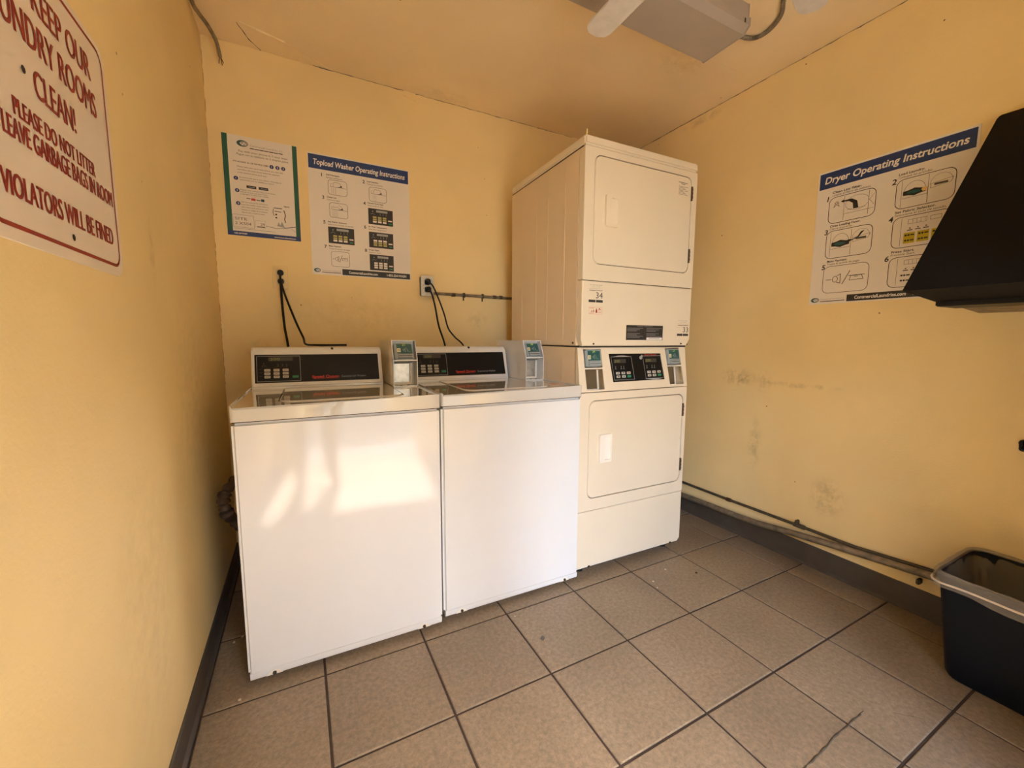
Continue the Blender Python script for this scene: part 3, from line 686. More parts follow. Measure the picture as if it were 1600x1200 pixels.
def panel_pic(t_, F, x0, y0, x1, y1, hl):
    w_, h_ = x1-x0, y1-y0
    Pr(.0004).rect(x0, y0, x1, y1).build('panel_picture', M['ink'], t_, F)
    p = Pr(.0008); p.rect(x0+w_*.32, y0+h_*.78, x0+w_*.78, y0+h_*.92); p.stroke([(x0+w_*.10, y0+h_*.62), (x0+w_*.17, y0+h_*.70), (x0+w_*.26, y0+h_*.62)], .0012); p.disc(x0+w_*.18, y0+h_*.82, .003, 8)
    for k in range(3): p.stroke([(x0+w_*(.48+.12*k), y0+h_*.6), (x0+w_*(.48+.12*k), y0+h_*.72)], .0016)
    p.build('panel_picture_print', M['grey_print'], t_, F)
    a = Pr(.0008); b_ = Pr(.0008)
    for r in range(3):
        for c_ in range(3):
            u = x0+w_*(.18+.20*c_); v = y0+h_*(.40-.14*r); (b_ if r in hl else a).rect(u, v, u+w_*.15, v+h_*.11)
    a.rect(x0+w_*.80, y0+h_*.28, x1-w_*.04, y0+h_*.36); a.build('panel_keys', M['paper'], t_, F)
    if b_.V: b_.build('panel_keys', M['pale_key_yellow'], t_, F, 'yellow keys')
    Pr(.0008).rect(x0+w_*.82, y0+h_*.10, x1-w_*.05, y0+h_*.17).build('panel_key', M['green_key'], t_, F)

# washer instructions
t_ = sheet('instruction_poster', 'washer instructions poster with a navy heading on the back wall', 'poster', (.277, YB, 1.4625), 0, .513, .607, M['paper'])
p = Pr(.0003); p.rect(.004, .5305, .509, .600); p.build('heading_band', M['navy'], t_, F)
p = Pr(.0008); p.txt('Topload Washer Operating Instructions', .024, .552, .0265, .465, bold=True, shear=.12); p.build('lettering', M['paper_w'], t_, F)
big = Pr(.0008); sm = Pr(.0008)
for (n, u, v, a, c_) in (('1', .062, .497, 'Add Detergent.', 'Agregue detergente.'), ('2', .264, .497, 'Load Laundry.', 'Coloque las prendas.'), ('3', .062, .386, 'Close Lid.', 'Cierre la tapa.'), ('4', .264, .386, 'Choose Cycle Type.', 'Seleccione el ciclo.'),
                         ('5', .062, .262, 'Set Fabric Selector.', 'Seleccione el ciclo de lavado.'), ('6', .264, .262, 'Set Wash Temperature.', 'Seleccione temperatura.'), ('7', .062, .138, 'Make Payment.', 'Toque la tarjeta de pago.'), ('8', .264, .138, 'Press Start.', 'Presione Start.')):
    big.txt(n, u, v, .0165, bold=True); big.txt(a, u+.022, v+.0095, .0075, len(a)*.0047, bold=True); sm.txt(c_, u+.022, v-.0035, .0072, len(c_)*.0042)
big.build('lettering', M['ink'], t_, F); sm.build('lettering', M['faint_ink'], t_, F)
def lidpic(x0, y0, x1, y1, k):
    p = Pr(.0008); p.frame(x0, y0, x1, y1, .013, .0018); w_, h_ = x1-x0, y1-y0
    Q = lambda *L: [(x0+w_*a, y0+h_*b_) for a, b_ in L]
    p.stroke(Q((.12, .55), (.55, .55), (.97, .52)), .0014); p.stroke(Q((.28, .03), (.28, .53)), .001); p.stroke(Q((.38, .03), (.38, .53)), .001); p.stroke(Q((.12, .55), (.12, .72), (.25, .76)), .0012)
    p.stroke(Q((.18, .04), (.18, .5)), .0008)
    if k < 2: p.stroke(Q((.25, .62), (.32, .86), (.62, .84), (.70, .60)), .0014)
    else: p.stroke(Q((.2, .66), (.45, .74), (.6, .56)), .0014); p.stroke(Q((.5, .86), (.62, .80), (.70, .70)), .0012)
    p.poly(Q((.60, .56), (.74, .56), (.72, .68), (.64, .66))); p.poly(Q((.40, .53), (.62, .53), (.60, .60)))
    p.build('pictogram', M['faint_ink'], t_, F)
lidpic(.093, .413, .184, .487, 0); lidpic(.296, .409, .387, .484, 1); lidpic(.095, .299, .184, .373, 2)
panel_pic(t_, F, .288, .289, .419, .373, (0, 1)); panel_pic(t_, F, .084, .166, .212, .250, (0, 1)); panel_pic(t_, F, .288, .165, .418, .248, (1, 2)); panel_pic(t_, F, .288, .043, .417, .128, ())
def paypic(t_, x0, y0, x1, y1, lw):
    p = Pr(.0008); w_, h_ = x1-x0, y1-y0; p.frame(x0, y0, x1, y1, w_*.13, lw)
    Q = lambda *L: [(x0+w_*a, y0+h_*b_) for a, b_ in L]
    p.stroke(Q((.07, .50), (.20, .50)), lw*1.2); p.stroke([(x0+w_*(.28+.06*math.cos(i*math.pi/6)), y0+h_*(.5+.11*math.sin(i*math.pi/6))) for i in range(12)], lw, True)
    p.stroke(Q((.32, .62), (.40, .68), (.40, .34), (.32, .38)), lw*1.2); p.stroke(Q((.45, .30), (.60, .76)), lw*1.4)
    p.stroke(Q((.58, .58), (.92, .58)), lw*1.2); p.stroke(Q((.63, .57), (.60, .42), (.90, .42), (.86, .57)), lw, True); p.stroke(Q((.70, .53), (.78, .53)), lw)
    p.build('pictogram', M['faint_ink'], t_, F)
paypic(t_, .094, .047, .184, .125, .0016)
Pr(.0004).rect(.145, .005, .508, .036).build('footer_band', M['ink'], t_, F)
p = Pr(.0008); p.txt('CommercialLaundries.com', .178, .0145, .0125, .150, bold=True); p.txt('1-855-254-WASH', .378, .0145, .0125, .108, bold=True); p.build('lettering', M['paper_w'], t_, F)
logo(0, 0, t_, .024, .022, .0165, F)
p = Pr(.0008); p.txt('Commercial Laundries, Inc.', .046, .020, .0065, .092); p.build('lettering', M['grey_print'], t_, F)
p = Pr(.0008); p.stroke([(.046, .013), (.138, .013)], .003); p.build('lettering', M['ink'], t_, F)

# dryer instructions
t_ = sheet('instruction_poster', 'dryer instructions poster on the right wall, partly behind the black hood', 'poster', (XR, -.320, 1.300), RR_, .5255, .612, M['paper'])
p = Pr(.0003); p.rect(.007, .5325, .5175, .6035); p.build('heading_band', M['navy'], t_, F)
p = Pr(.0005)
for k in range(9): p.stroke([(.009, .539+.0072*k), (.516, .539+.0072*k)], .0009)
p.build('heading_lines', M['ink'], t_, F)
p = Pr(.0009); p.txt('Dryer Operating Instructions', .029, .5545, .0290, .468, bold=True, shear=.15); p.build('lettering', M['paper_w'], t_, F)
big = Pr(.0008); sm = Pr(.0008)
for (n, u, v, a, c_) in (('1', .046, .478, 'Clean Lint Filter.', 'Limpie el filtro de pelusas.'), ('2', .283, .478, 'Load Laundry.', 'Coloque las prendas.'), ('3', .046, .327, 'Close Loading Door.', 'Cierre la puerta.'), ('4', .283, .327, 'Set Fabric Selector.', 'Seleccione el ciclo de secado.'),
                         ('5', .046, .167, 'Make Payment.', 'Toque la tarjeta de pago.'), ('6', .283, .167, 'Press Start.', 'Presione Start.')):
    big.txt(n, u-.002, v-.006, .0215, bold=True, shear=.12); big.txt(a, u+.018, v+.0245, .0092, len(a)*.0062, bold=True, shear=.1); sm.txt(c_, u+.018, v+.0125, .0088, len(c_)*.0052, shear=.1)
big.build('lettering', M['ink'], t_, F); sm.build('lettering', M['faint_ink'], t_, F)
for (x0, y0, x1, y1) in ((.054, .368, .230, .484), (.298, .368, .474, .484), (.054, .209, .230, .333), (.298, .210, .474, .333), (.054, .050, .230, .172), (.298, .050, .474, .172)):
    if (x0, y0) == (.054, .050): paypic(t_, x0, y0, x1, y1, .0022); continue
    p = Pr(.0008); p.frame(x0, y0, x1, y1, .024, .0024); w_, h_ = x1-x0, y1-y0
    Q = lambda *L: [(x0+w_*a, y0+h_*b_) for a, b_ in L]
    q = Pr(.0009)
    if y0 > .3 and x0 < .1:
        q.stroke(Q((.34, .05), (.34, .97)), .0012); q.stroke(Q((.34, .28), (.97, .28)), .0012); q.stroke([(x0+w_*(.62+.25*math.cos(i*.35)), y0+h_*(.62+.27*math.sin(i*.35))) for i in range(18)], .001, True)
        q.stroke(Q((.86, .1), (.86, .95)), .0014); q.stroke([(x0+w_*(.17+.07*math.cos(i*1.9)), y0+h_*(.72+.12*math.sin(i*2.3))) for i in range(14)], .0008)
        q.stroke(Q((.42, .42), (.80, .40)), .0012); q.stroke(Q((.97, .8), (.88, .6), (.97, .4)), .001)
        p.poly(Q((.66, .40), (.55, .40), (.53, .62), (.45, .72), (.30, .76), (.30, .80), (.50, .80), (.62, .68))); p.poly(Q((.26, .78), (.33, .84), (.33, .72)))
    elif x0 < .1 or y0 > .3:
        q.stroke(Q((.10, .05), (.10, .95)), .0012); q.stroke(Q((.10, .34), (.56, .34)), .0012); q.stroke(Q((.56, .05), (.56, .95)), .0014)
        q.stroke([(x0+w_*(.33+.19*math.cos(i*math.pi/10)), y0+h_*(.52+.34*math.sin(i*math.pi/10))) for i in range(11)], .0012); q.stroke([(x0+w_*(.77+.18*math.cos(i*math.pi/10)), y0+h_*(.62+.28*math.sin(i*math.pi/10))) for i in range(11)], .001)
        q.stroke(Q((.60, .62), (.60, .48), (.93, .56), (.96, .70), (.60, .62)), .0012); q.rect(*Q((.66, .55))[0], *Q((.88, .62))[0])
        Pr(.0012).poly([(x0+w_*(.33+.20*math.cos(i*math.pi/6)*(1+.15*(i % 2))), y0+h_*(.50+.10*math.sin(i*math.pi/6)*(1+.3*(i % 2)))) for i in range(12)]).build('laundry_heap', M['ink'], t_, F)
        Pr(.0015).poly([(x0+w_*(.32+.13*math.cos(i*math.pi/4)), y0+h_*(.50+.055*math.sin(i*math.pi/4))) for i in range(8)]).build('laundry_heap', M['teal'], t_, F)
        if y0 > .3: Pr(.0016).disc(*Q((.50, .52))[0], .009, 6).build('laundry_heap', M['wood'], t_, F)
        else: p.poly(Q((.84, .84), (.72, .62), (.50, .50), (.44, .52), (.50, .60), (.60, .58), (.70, .66), (.76, .80)))
    else:
        q.stroke(Q((.16, .05), (.16, .95)), .0012); q.frame(*Q((.28, .74))[0], *Q((.60, .88))[0], .001, .0012); q.frame(*Q((.66, .76))[0], *Q((.84, .88))[0], .001, .0012)
        for k in range(4): q.stroke(Q((.36+.07*k, .75), (.36+.07*k, .87)), .0010)
        for k in range(3): q.stroke(Q((.28+.14*k, .54), (.36+.14*k, .54)), .004); q.disc(*Q((.32+.14*k, .60))[0], .003, 6)
        if y0 > .1:
            y_ = Pr(.0012)
            for k in range(3): y_.rect(*Q((.22+.24*k, .12))[0], *Q((.42+.24*k, .46))[0])
            y_.build('panel_keys', M['yellow_key'], t_, F, 'yellow keys')
        z_ = Pr(.0016)
        for k in range(3):
            for r in range(2): z_.disc(*Q((.26+.24*k, .21+.17*r))[0], .004, 8); z_.disc(*Q((.31+.24*k, .21+.17*r))[0], .004, 6); z_.stroke(Q((.35+.24*k, .21+.17*r), (.40+.24*k, .21+.17*r)), .005)
        z_.build('panel_key_print', M['ink'], t_, F)
    p.build('pictogram_frame', M['ink'], t_, F); q.build('pictogram', M['faint_ink'], t_, F)
Pr(.0004).rect(.156, .006, .520, .036).build('footer_band', M['ink'], t_, F)
p = Pr(.0008); p.txt('CommercialLaundries.com', .186, .0145, .0140, .178, bold=True); p.txt('1-855-254-WASH', .385, .0145, .0140, .12, bold=True); p.build('lettering', M['paper_w'], t_, F)
logo(0, 0, t_, .027, .020, .018, F)
p = Pr(.0008); p.txt('Commercial Laundries, Inc.', .050, .020, .0065, .10); p.build('lettering', M['grey_print'], t_, F)
p = Pr(.0008); p.stroke([(.050, .0125), (.148, .0125)], .0034); p.build('lettering', M['ink'], t_, F)

# big metal sign on the left wall; local x runs towards the back wall
SY0 = -.731
t_ = sheet('laundry_rules_sign', 'white metal laundry rules sign with maroon lettering on the left wall', 'sign', (XL, SY0, 1.256), RL, .456, .452, M['sign'], .0022, .034)
F = T(0, -.0022, 0)
U = lambda y: y-SY0
V_ = lambda z: z-1.256
p = Pr(.0003); p.frame(.019, .021, .439, .436, .026, .0062); p.build('border', M['maroon'], t_, F)
p = Pr(.0006)
for st, y0_, y1_, z, h in (('KEEP OUR', -.548, -.353, 1.613, .0435), ('LAUNDRY ROOMS', -.680, -.342, 1.550, .0440), ('CLEAN!', -.566, -.440, 1.483, .0405),
                           ('PLEASE DO NOT LITTER', -.629, -.377, 1.4305, .0250), ('LEAVE GARBAGE BAGS IN ROOM', -.659, -.305, 1.3960, .0290), ('VIOLATORS WILL BE FINED', -.677, -.320, 1.3165, .0325)):
    for k, du in enumerate((-.0011, 0, .0011)): p.e = .0002*k; p.txt(st, U(y0_)+du, V_(z), h, y1_-y0_, 'l', False)
p.build('lettering', M['maroon'], t_, F)
for y, z in ((-.492, 1.296), (-.592, 1.506)):
    p = Pr(.0008); p.disc(U(y), V_(z), .0055 if z < 1.6 else .004, 10); p.build('screw_hole', M['gap'], t_, F)

# ------------------------------------------------------------------ outlets, cords, conduit on the back wall
t_ = thing('wall_outlet', 'outlet painted over in ochre below the green banded poster', 'outlet', (.128, YB, 1.434))
bm = new(); slab(bm, rr(-.035, -.058, .035, .058, .004, 3), -.006, 0, .003); obj('cover_plate', bm, M['wall_plain'], t_)
bm = new(); slab(bm, rr(-.017, .006, .017, .036, .006, 3), -.008, -.004, .001); slab(bm, rr(-.017, -.036, .017, -.006, .006, 3), -.008, -.004, .001); obj('socket', bm, M['wall_plain'], t_)
t_ = thing('wall_outlet', 'surface-mounted metal outlet box left of the horizontal conduit', 'outlet', (.873, YB, 1.432))
bm = new(); box(bm, -.034, .034, -.044, 0, -.055, .055, .004); obj('junction_box', bm, M['pipe'], t_)
bm = new(); slab(bm, rr(-.0365, -.0575, .0365, .0575, .004, 3), -.047, -.044, .001); obj('cover_plate', bm, M['white_plate'], t_)
bm = new(); slab(bm, rr(-.016, .006, .016, .036, .008, 3), -.049, -.046, .001); slab(bm, rr(-.016, -.036, .016, -.006, .008, 3), -.049, -.046, .001); obj('socket', bm, M['black'], t_)
def cord(label, plug, yo, path, r=.0052):
    t_ = thing('power_cord', label, 'power cord', plug, 0, 'black power cords')
    x, y, z = plug
    bm = new(); cyl(bm, (0, -.012, 0), .0155, .024, 'y', 14, .012); bm.faces.ensure_lookup_table(); box(bm, -.011, .011, -.034, -.018, -.018, .010, .005); obj('plug', bm, M['black'], t_)
    bm = new(); tube(bm, smoothpath([(0, -.03, -.012)]+[(a-x, b_-y, c_-z) for a, b_, c_ in path]), r, 8); obj('cable', bm, M['black'], t_)
cord('straight black cord hanging from the lower socket of the painted outlet', (.130, YB-.0085, 1.4135), 0, [(.130, .915, 1.375), (.131, .913, 1.30), (.137, .90, 1.18), (.150, .85, 1.06), (.155, .80, .80)], .0058)
cord('black cord from the upper socket of the painted outlet, slanting right', (.130, YB-.0085, 1.456), 0, [(.130, .905, 1.42), (.140, .905, 1.365), (.165, .905, 1.28), (.195, .895, 1.19), (.218, .88, 1.13), (.226, .80, 1.100), (.27, .665, 1.0965), (.40, .66, 1.0965)], .0052)
cord('left black cord of the metal outlet box, from its lower socket', (.876, YB-.0495, 1.4140), 0, [(.888, .875, 1.385), (.905, .87, 1.31), (.922, .86, 1.20), (.945, .83, 1.10), (.955, .76, .95)], .0052)
cord('right black cord of the metal outlet box, bending right from its upper socket', (.874, YB-.0495, 1.4585), 0, [(.892, .87, 1.43), (.925, .87, 1.36), (.955, .86, 1.27), (.975, .85, 1.19), (1.01, .84, 1.14), (1.055, .80, 1.08), (1.07, .75, .95)], .0044)
t_ = thing('wall_conduit', 'thin dusty conduit running from the metal outlet box behind the dryer', 'conduit', (.906, YB, 1.396))
bm = new(); tube(bm, [(0, -.012, 0), (.25, -.012, -.002), (.55, -.012, -.006), (.78, -.012, -.008)], .0085, 10); obj('tube', bm, M['pipe'], t_)
for x in (.125, .40, .445):
    bm = new(); tube(bm, [(x, -.012, -.003), (x+.022, -.012, -.003)], .0108, 10); obj('coupling', bm, M['pipe_dark'], t_)
for x in (.205, .33):
    bm = new(); box(bm, x-.006, x+.006, -.022, -.0005, -.016, .012, .002); box(bm, x-.004, x+.004, -.006, -.0005, -.034, -.012, .001); obj('strap', bm, M['pipe_dark'], t_)
# loose cable in the ceiling corner
t_ = thing('loose_cable', 'old grey cable hanging off the ceiling in the back left corner', 'cable', (-.12, .70, 2.46))
P = smoothpath([(-.11, .10, 2.473), (-.115, .45, 2.472), (-.118, .69, 2.455), (-.105, .76, 2.452), (-.086, .82, 2.452), (-.068, .89, 2.440), (-.062, .915, 2.41), (-.060, .93, 2.395)])
bm = new(); tube(bm, [p-Vector((-.12, .70, 2.46)) for p in P], .0078, 10); obj('jacket', bm, M['pipe'], t_)
for dx, dz in ((-.004, -.03), (.003, -.034), (.006, -.024)):
    bm = new(); tube(bm, smoothpath([(.060, .228, -.062), (.060+dx, .232, -.075), (.060+dx*1.8, .233, -.062+dz)]), .0018, 6); obj('wire', bm, M['hose'], t_)

# ------------------------------------------------------------------ pipes low on the right wall
def rw(y, z, x=2.405): k = (x-.1978)/(XR-.1978); return (x, -1.4663+(y+1.4663)*k, 1.1292-(1.1292-z)*k)
t_ = thing('wall_pipe', 'thick grimy pipe sloping above the right baseboard to the bin', 'pipe', (2.40, -.88, .17))
def tl(pts): return [Vector(p)-Vector((2.40, -.88, .17)) for p in pts]
bm = new(); tube(bm, tl([rw(.80, .090, 2.402), rw(.365, .095, 2.402), rw(-.03, .103, 2.402), rw(-.137, .108, 2.402), rw(-.36, .135, 2.402), rw(-.509, .150, 2.402), rw(-.879, .182, 2.402), rw(-1.5, .215, 2.402)]), .0160, 12); obj('tube', bm, M['pipe'], t_)
bm = new(); box(bm, -.004, .029, .045, .058, -.034, -.012, .003); obj('strap', bm, M['pipe_dark'], t_)
t_ = thing('thin_wall_pipe', 'thin dark conduit running above the thick pipe on the right wall', 'pipe', (2.415, -.3, .19))
def tl(pts): return [Vector(p)-Vector((2.415, -.3, .19)) for p in pts]
bm = new(); tube(bm, tl([rw(.85, .185, 2.418), rw(.37, .183, 2.418), rw(.044, .181, 2.418), rw(-.36, .183, 2.418), rw(-.6, .182, 2.418), rw(-.88, .205, 2.418), rw(-1.4, .22, 2.418)]), .0075, 10); obj('tube', bm, M['pipe_dark'], t_)
bm = new(); tube(bm, tl([rw(.044, .181, 2.418), rw(.018, .181, 2.418)]), .011, 10); obj('coupling', bm, M['brown'], t_)
bm = new(); tube(bm, tl([rw(-.335, .183, 2.418), rw(-.385, .182, 2.418)]), .0115, 10); box(bm, -.012, .013, -.062, -.05, -.005, .026, .002); obj('coupling', bm, M['pipe_dark'], t_)

# ------------------------------------------------------------------ ceiling light, conduit, fan
t_ = thing('ceiling_light', 'unlit fluorescent wraparound light fixture on the ceiling', 'light fixture', (1.27, -.18, ZC))
bm = new(); prism(bm, [(-.105, 0), (-.105, -.050), (-.112, -.058), (-.112, -.084), (-.088, -.106), (.102, -.106), (.107, -.100), (.112, -.06), (.105, -.05), (.105, 0)], -.62, .615); obj('lens', bm, M['lens'], t_, smooth=0)
bm = new(); prism(bm, [(-.107, 0), (-.107, -.055), (-.115, -.056), (-.115, -.086), (-.090, -.1085), (.104, -.1085), (.1095, -.101), (.114, -.056), (.107, -.05), (.107, 0)], .615, .6205); obj('end_cap', bm, M['lens'], t_, smooth=0)
bm = new(); prism(bm, [(-.107, 0), (-.107, -.055), (-.115, -.056), (-.115, -.086), (-.090, -.1085), (.104, -.1085), (.1095, -.101), (.114, -.056), (.107, -.05), (.107, 0)], -.6255, -.62); obj('end_cap', bm, M['lens'], t_, smooth=0)
bm = new(); box(bm, .585, .592, -.1135, -.111, -.082, -.066); obj('clip', bm, M['gap'], t_)
t_ = thing('flexible_conduit', 'ribbed flexible metal conduit looping on the ceiling beside the light fixture', 'conduit', (2.02, -.2, ZC))
P = smoothpath([(1.875, -.15, 2.470), (1.96, -.16, 2.474), (2.045, -.172, 2.475), (2.085, -.20, 2.475), (2.085, -.255, 2.475), (2.05, -.315, 2.475), (1.99, -.36, 2.475), (1.85, -.44, 2.475), (1.5, -.60, 2.475), (1.24, -.76, 2.475)], 14)
bm = new(); tube(bm, [p-Vector((2.02, -.2, ZC)) for p in P], .009, 8, [.0095 if i % 2 else .0072 for i in range(len(P))]); obj('tube', bm, M['pipe'], t_, smooth=0)
t_ = thing('ceiling_fan', 'white ceiling fan, two blade tips showing at the top edge', 'fan', (1.17, -.80, 2.2))
bm = new(); cyl(bm, (0, 0, .262), .06, .045, 'z', 24, .045); obj('canopy', bm, M['fan_white'], t_)
bm = new(); cyl(bm, (0, 0, .17), .012, .2, 'z', 12); obj('downrod', bm, M['fan_white'], t_)
bm = new(); cyl(bm, (0, 0, .04), .095, .09, 'z', 28, .075); cyl(bm, (0, 0, -.015), .06, .03, 'z', 24, .09); obj('motor_housing', bm, M['fan_white'], t_)
for k in range(5):
    a = math.radians(90+72*k); R = Matrix.Rotation(a, 4, 'Z') @ Matrix.Rotation(math.radians(8), 4, 'X')
    out = [(.16, -.042), (.56, -.048), (.585, -.040), (.603, -.014), (.603, .020), (.590, .036), (.56, .042), (.16, .038)]
    bm = new(); prism(bm, out, -.004, .004, 'z'); bmesh.ops.bevel(bm, geom=bm.edges[:], offset=.0015, segments=1, affect='EDGES'); obj('blade', bm, M['fan_white'], t_, R)
    bm = new(); box(bm, .07, .22, -.015, .015, .004, .010, .002); obj('blade_bracket', bm, M['fan_white'], t_, R)

# ------------------------------------------------------------------ black hood on the right wall
t_ = thing('wall_hood', 'large black wedge-shaped hood mounted on the right wall over the bin', 'wall unit', (XR, -1.16, 1.26))
bm = new()
prof = [(-.628, .015), (-.39, -.004), (-.23, -.014), (-.002, -.010), (-.002, .648), (-.02, .652), (-.045, .640)]
prism(bm, prof, -.26, .268, 'y'); bmesh.ops.bevel(bm, geom=[e for e in bm.edges if abs(e.verts[0].co.y-e.verts[1].co.y) < 1e-5], offset=.004, segments=2, affect='EDGES')
obj('body', bm, M['black_matte'], t_)
bm = new(); box(bm, -.39, -.225, -.24, .264, -.021, -.003, .003); obj('bottom_lip', bm, M['black'], t_)
bm = new(); prism(bm, [(-.20, -.015), (-.002, -.030), (-.002, -.009), (-.20, -.009)], -.24, .262, 'y'); obj('underside_tray', bm, M['pipe'], t_)

# small black hook at the right edge
t_ = thing('wall_hook', 'small black hook screwed to the right wall above the bin', 'hook', (XR, -1.045, .775))
bm = new(); cyl(bm, (-.004, 0, 0), .012, .008, 'x', 12); cyl(bm, (-.004, 0, -.02), .010, .008, 'x', 12); box(bm, -.008, -.0005, -.008, .008, -.024, .006, .002); obj('plate', bm, M['black'], t_)
bm = new(); tube(bm, smoothpath([(-.004, 0, -.01), (-.03, 0, -.016), (-.04, 0, .0), (-.034, 0, .012)]), .004, 8); obj('prong', bm, M['black'], t_)

# ------------------------------------------------------------------ bin and liner
BX, BY = 2.228, -1.158
t_ = thing('waste_bin', 'dark navy rectangular plastic bin against the right wall', 'bin', (BX, BY, 0))
def loft(bm, rings):
    R = [[bm.verts.new(p) for p in r] for r in rings]; n = len(R[0])
    for a, c in zip(R, R[1:]):
        for i in range(n): bm.faces.new((a[i], a[(i+1) % n], c[(i+1) % n], c[i]))
    return R
def ringrr(hx, hy, r, z, n=6, jit=0, seed=0, subdiv=1):
    P = rr(-hx, -hy, hx, hy, r, n); Q = []
    for i in range(len(P)):
        a, c = P[i], P[(i+1) % len(P)]; L = math.dist(a, c); k = max(1, int(L/.012)) if subdiv else 1
        for s in range(k): Q.append((a[0]+(c[0]-a[0])*s/k, a[1]+(c[1]-a[1])*s/k))
    return [(x, y, z) for x, y in Q]
bm = new(); hw = lambda z: (.140+.034*z/.36, .158+.034*z/.36)
P0 = [ringrr(*hw(z), .045, z, 6, subdiv=0) for z in (.004, .012, .12, .25, .335)]
P0[0] = ringrr(hw(0)[0]-.006, hw(0)[1]-.006, .04, 0, 6, subdiv=0)
P1 = [ringrr(hw(z)[0]+e, hw(z)[1]+e, .047, z, 6, subdiv=0) for z, e in ((.336, .006), (.352, .007), (.358, .004))]
P2 = [ringrr(hw(z)[0]-.005, hw(z)[1]-.005, .042, z, 6, subdiv=0) for z in (.358, .335, .2, .01)]
R = loft(bm, P0+P1+P2); bm.faces.new(R[0][::-1]); bm.faces.new(R[-1])
obj('body', bm, M['bin'], t_)
bg_ = thing('bin_liner', 'crumpled translucent grey bag lining the navy bin', 'trash bag', (BX, BY, .36))
from mathutils import noise
bm = new(); rings = []
spec = [(-.16, -.045, .006), (-.10, -.030, .008), (-.05, -.016, .007), (-.015, -.008, .004), (.004, -.002, .002), (.009, .006, .002), (.004, .0125, .0015), (-.008, .0140, .002), (-.024, .0125, .003), (-.040, .013, .004)]
base_ = None
for k, (dz, e, j) in enumerate(spec):
    hx, hy = hw(.358); r = ringrr(hx, hy, .045, 0, 6); out = []
    for i, (x, y, _) in enumerate(r):
        L = math.hypot(x, y); nx, ny = x/L, y/L
        nv = noise.noise(Vector((x*22, y*22, k*.35))); n2 = noise.noise(Vector((x*60+5, y*60, k*.6)))
        ee = e+(nv*j+n2*j*.6 if k < 5 else abs(nv)*j+abs(n2)*j*.4)
        zz = dz+(noise.noise(Vector((x*9, y*9, 3)))*.020-.006 if k >= 8 else nv*.004)
        if k >= 8 and y < .03 and x < 0: zz -= .018*min(1, (.03-y)/.15)
        out.append((x+nx*ee, y+ny*ee, zz))
    rings.append(out)
loft(bm, rings); obj('film', bm, M['clear'], bg_, smooth=60)
bm = new(); r = ringrr(hw(.33)[0]+.0165, hw(.33)[1]+.0165, .05, 0, 6)
tube(bm, [(x, y, -.024-.010*noise.noise(Vector((x*8, y*8, 1)))) for x, y, _ in r]+[(r[0][0], r[0][1], -.024)], .0035, 6); obj('hem', bm, M['crumb'], bg_)

# ------------------------------------------------------------------ drain hose in the left gap, debris
t_ = thing('drain_hose', 'brown crumpled hose in the gap between the left wall and first washer', 'hose', (-.075, .36, .0))
bm = new(); P = smoothpath([(.03, .30, .10), (.03, .20, .30), (.0, .10, .40), (-.015, .05, .47), (-.01, .06, .53), (.03, .16, .55), (.04, .25, .5)], 8)
tube(bm, P, .018, 10, [.020+.005*math.sin(i*1.9)+.003*math.sin(i*.7) for i in range(len(P))]); obj('hose', bm, M['hose'], t_)
cr = []
for k, (x, y, s, nm) in enumerate(((1.62, -.165, .005, 'tiny pale lint crumb just in front of the stacked dryer'), (1.60, -.21, .005, 'second pale crumb in front of the stacked dryer, farther from its toe panel'), (1.75, -.12, .005, 'pale crumb between the stacked dryer and the right wall'),
    (-.045, .28, .006, 'larger pale crumb beside the left baseboard in the gap'), (-.02, -.04, .005, 'pale crumb on the tile by the first washer front left corner'), (.93, -.085, .003, 'very small pale crumb before the middle washer'), (-.07, .26, .005, 'pale crumb touching the left baseboard in the gap'))):
    bm = new(); bmesh.ops.create_icosphere(bm, subdivisions=1, radius=s)
    for v in bm.verts: v.co *= random.uniform(.6, 1.2); v.co.z *= .5
    o = obj('lint_crumb', bm, M['crumb']); o.location = (x, y, s*.42); tag(o, nm, 'crumb', 'lint crumbs on the floor')
bm = new(); bmesh.ops.create_icosphere(bm, subdivisions=1, radius=.007)
for v in bm.verts: v.co.z *= .4
o = obj('dark_crumb', bm, M['gap']); o.location = (1.86, -.21, .003); tag(o, 'dark crumb on the floor tile near the right baseboard', 'crumb')
bm = new(); bmesh.ops.create_icosphere(bm, subdivisions=1, radius=.010)
for v in bm.verts: v.co *= random.uniform(.6, 1.2); v.co.z *= .4
o = obj('lint_ball', bm, M['faint_ink']); o.location = (.965, -.245, .0035); tag(o, 'grey lint ball on a grout line in front of the middle washer', 'lint')

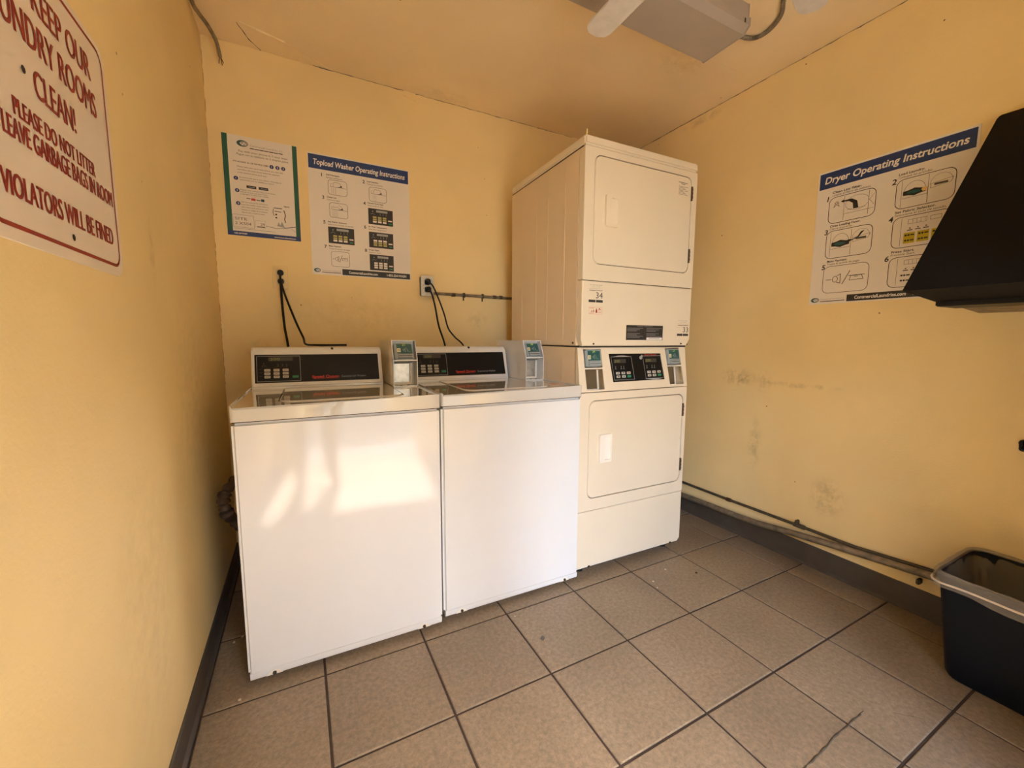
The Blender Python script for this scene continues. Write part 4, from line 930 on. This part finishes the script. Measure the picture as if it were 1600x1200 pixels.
# ------------------------------------------------------------------ the photographer, standing behind the camera (seen only as a reflection and a shadow)
def person():
    P = thing('person', 'person in grey shirt and dark trousers taking the picture, seen only as a dim reflection', 'person', (.20, -1.93, 0), -.25)
    J = {'pelvis': (0, 0, .95, .135, .10), 'belly': (0, .0, 1.08, .135, .10), 'chest': (0, .0, 1.28, .155, .11), 'upper_chest': (0, -.01, 1.40, .13, .09), 'neck': (0, .0, 1.50, .055, .055),
         'jaw': (0, .02, 1.575, .065, .072), 'skull': (0, .01, 1.665, .078, .092), 'crown': (0, .0, 1.73, .055, .065)}
    E = [('pelvis', 'belly'), ('belly', 'chest'), ('chest', 'upper_chest'), ('upper_chest', 'neck'), ('neck', 'jaw'), ('jaw', 'skull'), ('skull', 'crown')]
    for s_, n in ((-1, 'l'), (1, 'r')):
        J['sh'+n] = (s_*.175, -.01, 1.405, .058, .058); J['el'+n] = (s_*.235, -.01, 1.13, .043, .043); J['wr'+n] = (s_*.10, .22, 1.12, .027, .027); J['hd'+n] = (s_*.075, .29, 1.13, .03, .036)
        E += [('upper_chest', 'sh'+n), ('sh'+n, 'el'+n), ('el'+n, 'wr'+n), ('wr'+n, 'hd'+n)]
        J['hip'+n] = (s_*.095, 0, .88, .092, .092); J['kn'+n] = (s_*.105, .015, .49, .06, .06); J['an'+n] = (s_*.115, -.01, .09, .042, .042); J['toe'+n] = (s_*.13, .14, .035, .04, .032)
        E += [('pelvis', 'hip'+n), ('hip'+n, 'kn'+n), ('kn'+n, 'an'+n), ('an'+n, 'toe'+n)]
        for k in range(4):
            a = 'f%d%s' % (k, n); J[a] = (s_*(.045-.0*k), .305, 1.155-.02*k, .009, .009); J[a+'t'] = (s_*.012, .300, 1.158-.02*k, .008, .008); E += [('hd'+n, a), (a, a+'t')]
        J['th'+n] = (s_*.05, .27, 1.165, .010, .010); J['tt'+n] = (s_*.025, .275, 1.18, .009, .009); E += [('hd'+n, 'th'+n), ('th'+n, 'tt'+n)]
    ks = list(J); me = bpy.data.meshes.new('body'); me.from_pydata([J[k][:3] for k in ks], [(ks.index(a), ks.index(b_)) for a, b_ in E], [])
    o = bpy.data.objects.new('body', me); col.objects.link(o); o.parent = P
    sk = o.modifiers.new('skin', 'SKIN'); sk.use_smooth_shade = True
    for i, k in enumerate(ks):
        me.skin_vertices[0].data[i].radius = J[k][3:5]
    me.skin_vertices[0].data[0].use_root = True
    o.modifiers.new('sub', 'SUBSURF').levels = 1; o.modifiers['sub'].render_levels = 2
    m1, m2, m3, m4 = mat('grey_shirt', (.22, .23, .25), .85), mat('dark_trousers', (.03, .035, .05), .85), mat('skin', (.45, .26, .17), .5), mat('dark_hair', (.02, .014, .01), .6)
    dg = bpy.context.evaluated_depsgraph_get(); dg.update(); ev = bpy.data.meshes.new_from_object(o.evaluated_get(dg)); o.modifiers.clear(); o.data = ev
    ev.materials.clear()
    for m_ in (m1, m2, m3, m4): ev.materials.append(m_)
    for p_ in ev.polygons:
        c = p_.center
        p_.material_index = 2 if c.z > 1.49 else (2 if (c.y > .12 and c.z > 1.05) else (1 if c.z < 1.0 else 0))
        if c.z < .075: p_.material_index = 3
    bm = new(); bmesh.ops.create_uvsphere(bm, u_segments=20, v_segments=12, radius=1, matrix=T(0, -.012, 1.675) @ Matrix.Diagonal((.084, .098, .092, 1)))
    bmesh.ops.delete(bm, geom=[v for v in bm.verts if v.co.y > .03 and v.co.z < 1.70 or v.co.z < 1.60], context='VERTS'); obj('hair', bm, m4, P, smooth=60)
    for x in (-.03, .03):
        bm = new(); bmesh.ops.create_uvsphere(bm, u_segments=10, v_segments=8, radius=.012, matrix=T(x, .092, 1.655)); obj('eye', bm, M['paper_w'], P)
        bm = new(); bmesh.ops.create_uvsphere(bm, u_segments=8, v_segments=6, radius=1, matrix=T(x*2.75, .005, 1.64) @ Matrix.Diagonal((.012, .02, .032, 1))); obj('ear', bm, m3, P)
    bm = new(); prism(bm, [(.088, 1.655), (.118, 1.618), (.085, 1.612)], -.013, .013); obj('nose', bm, m3, P, smooth=60)
    bm = new(); box(bm, -.022, .022, .078, .092, 1.588, 1.597, .003); obj('mouth', bm, M['maroon'], P)
person()

crack([(1.33, -.965, .0), (1.50, -.955, .0), (1.66, -.952, .0)], .0038, fl, (0, 0, 1))
crack([(1.66, -.952, -.0003), (1.69, -.950, -.0003), (1.76, -1.00, -.0003), (1.84, -1.075, -.0003)], .0014, fl, (0, 0, 1))
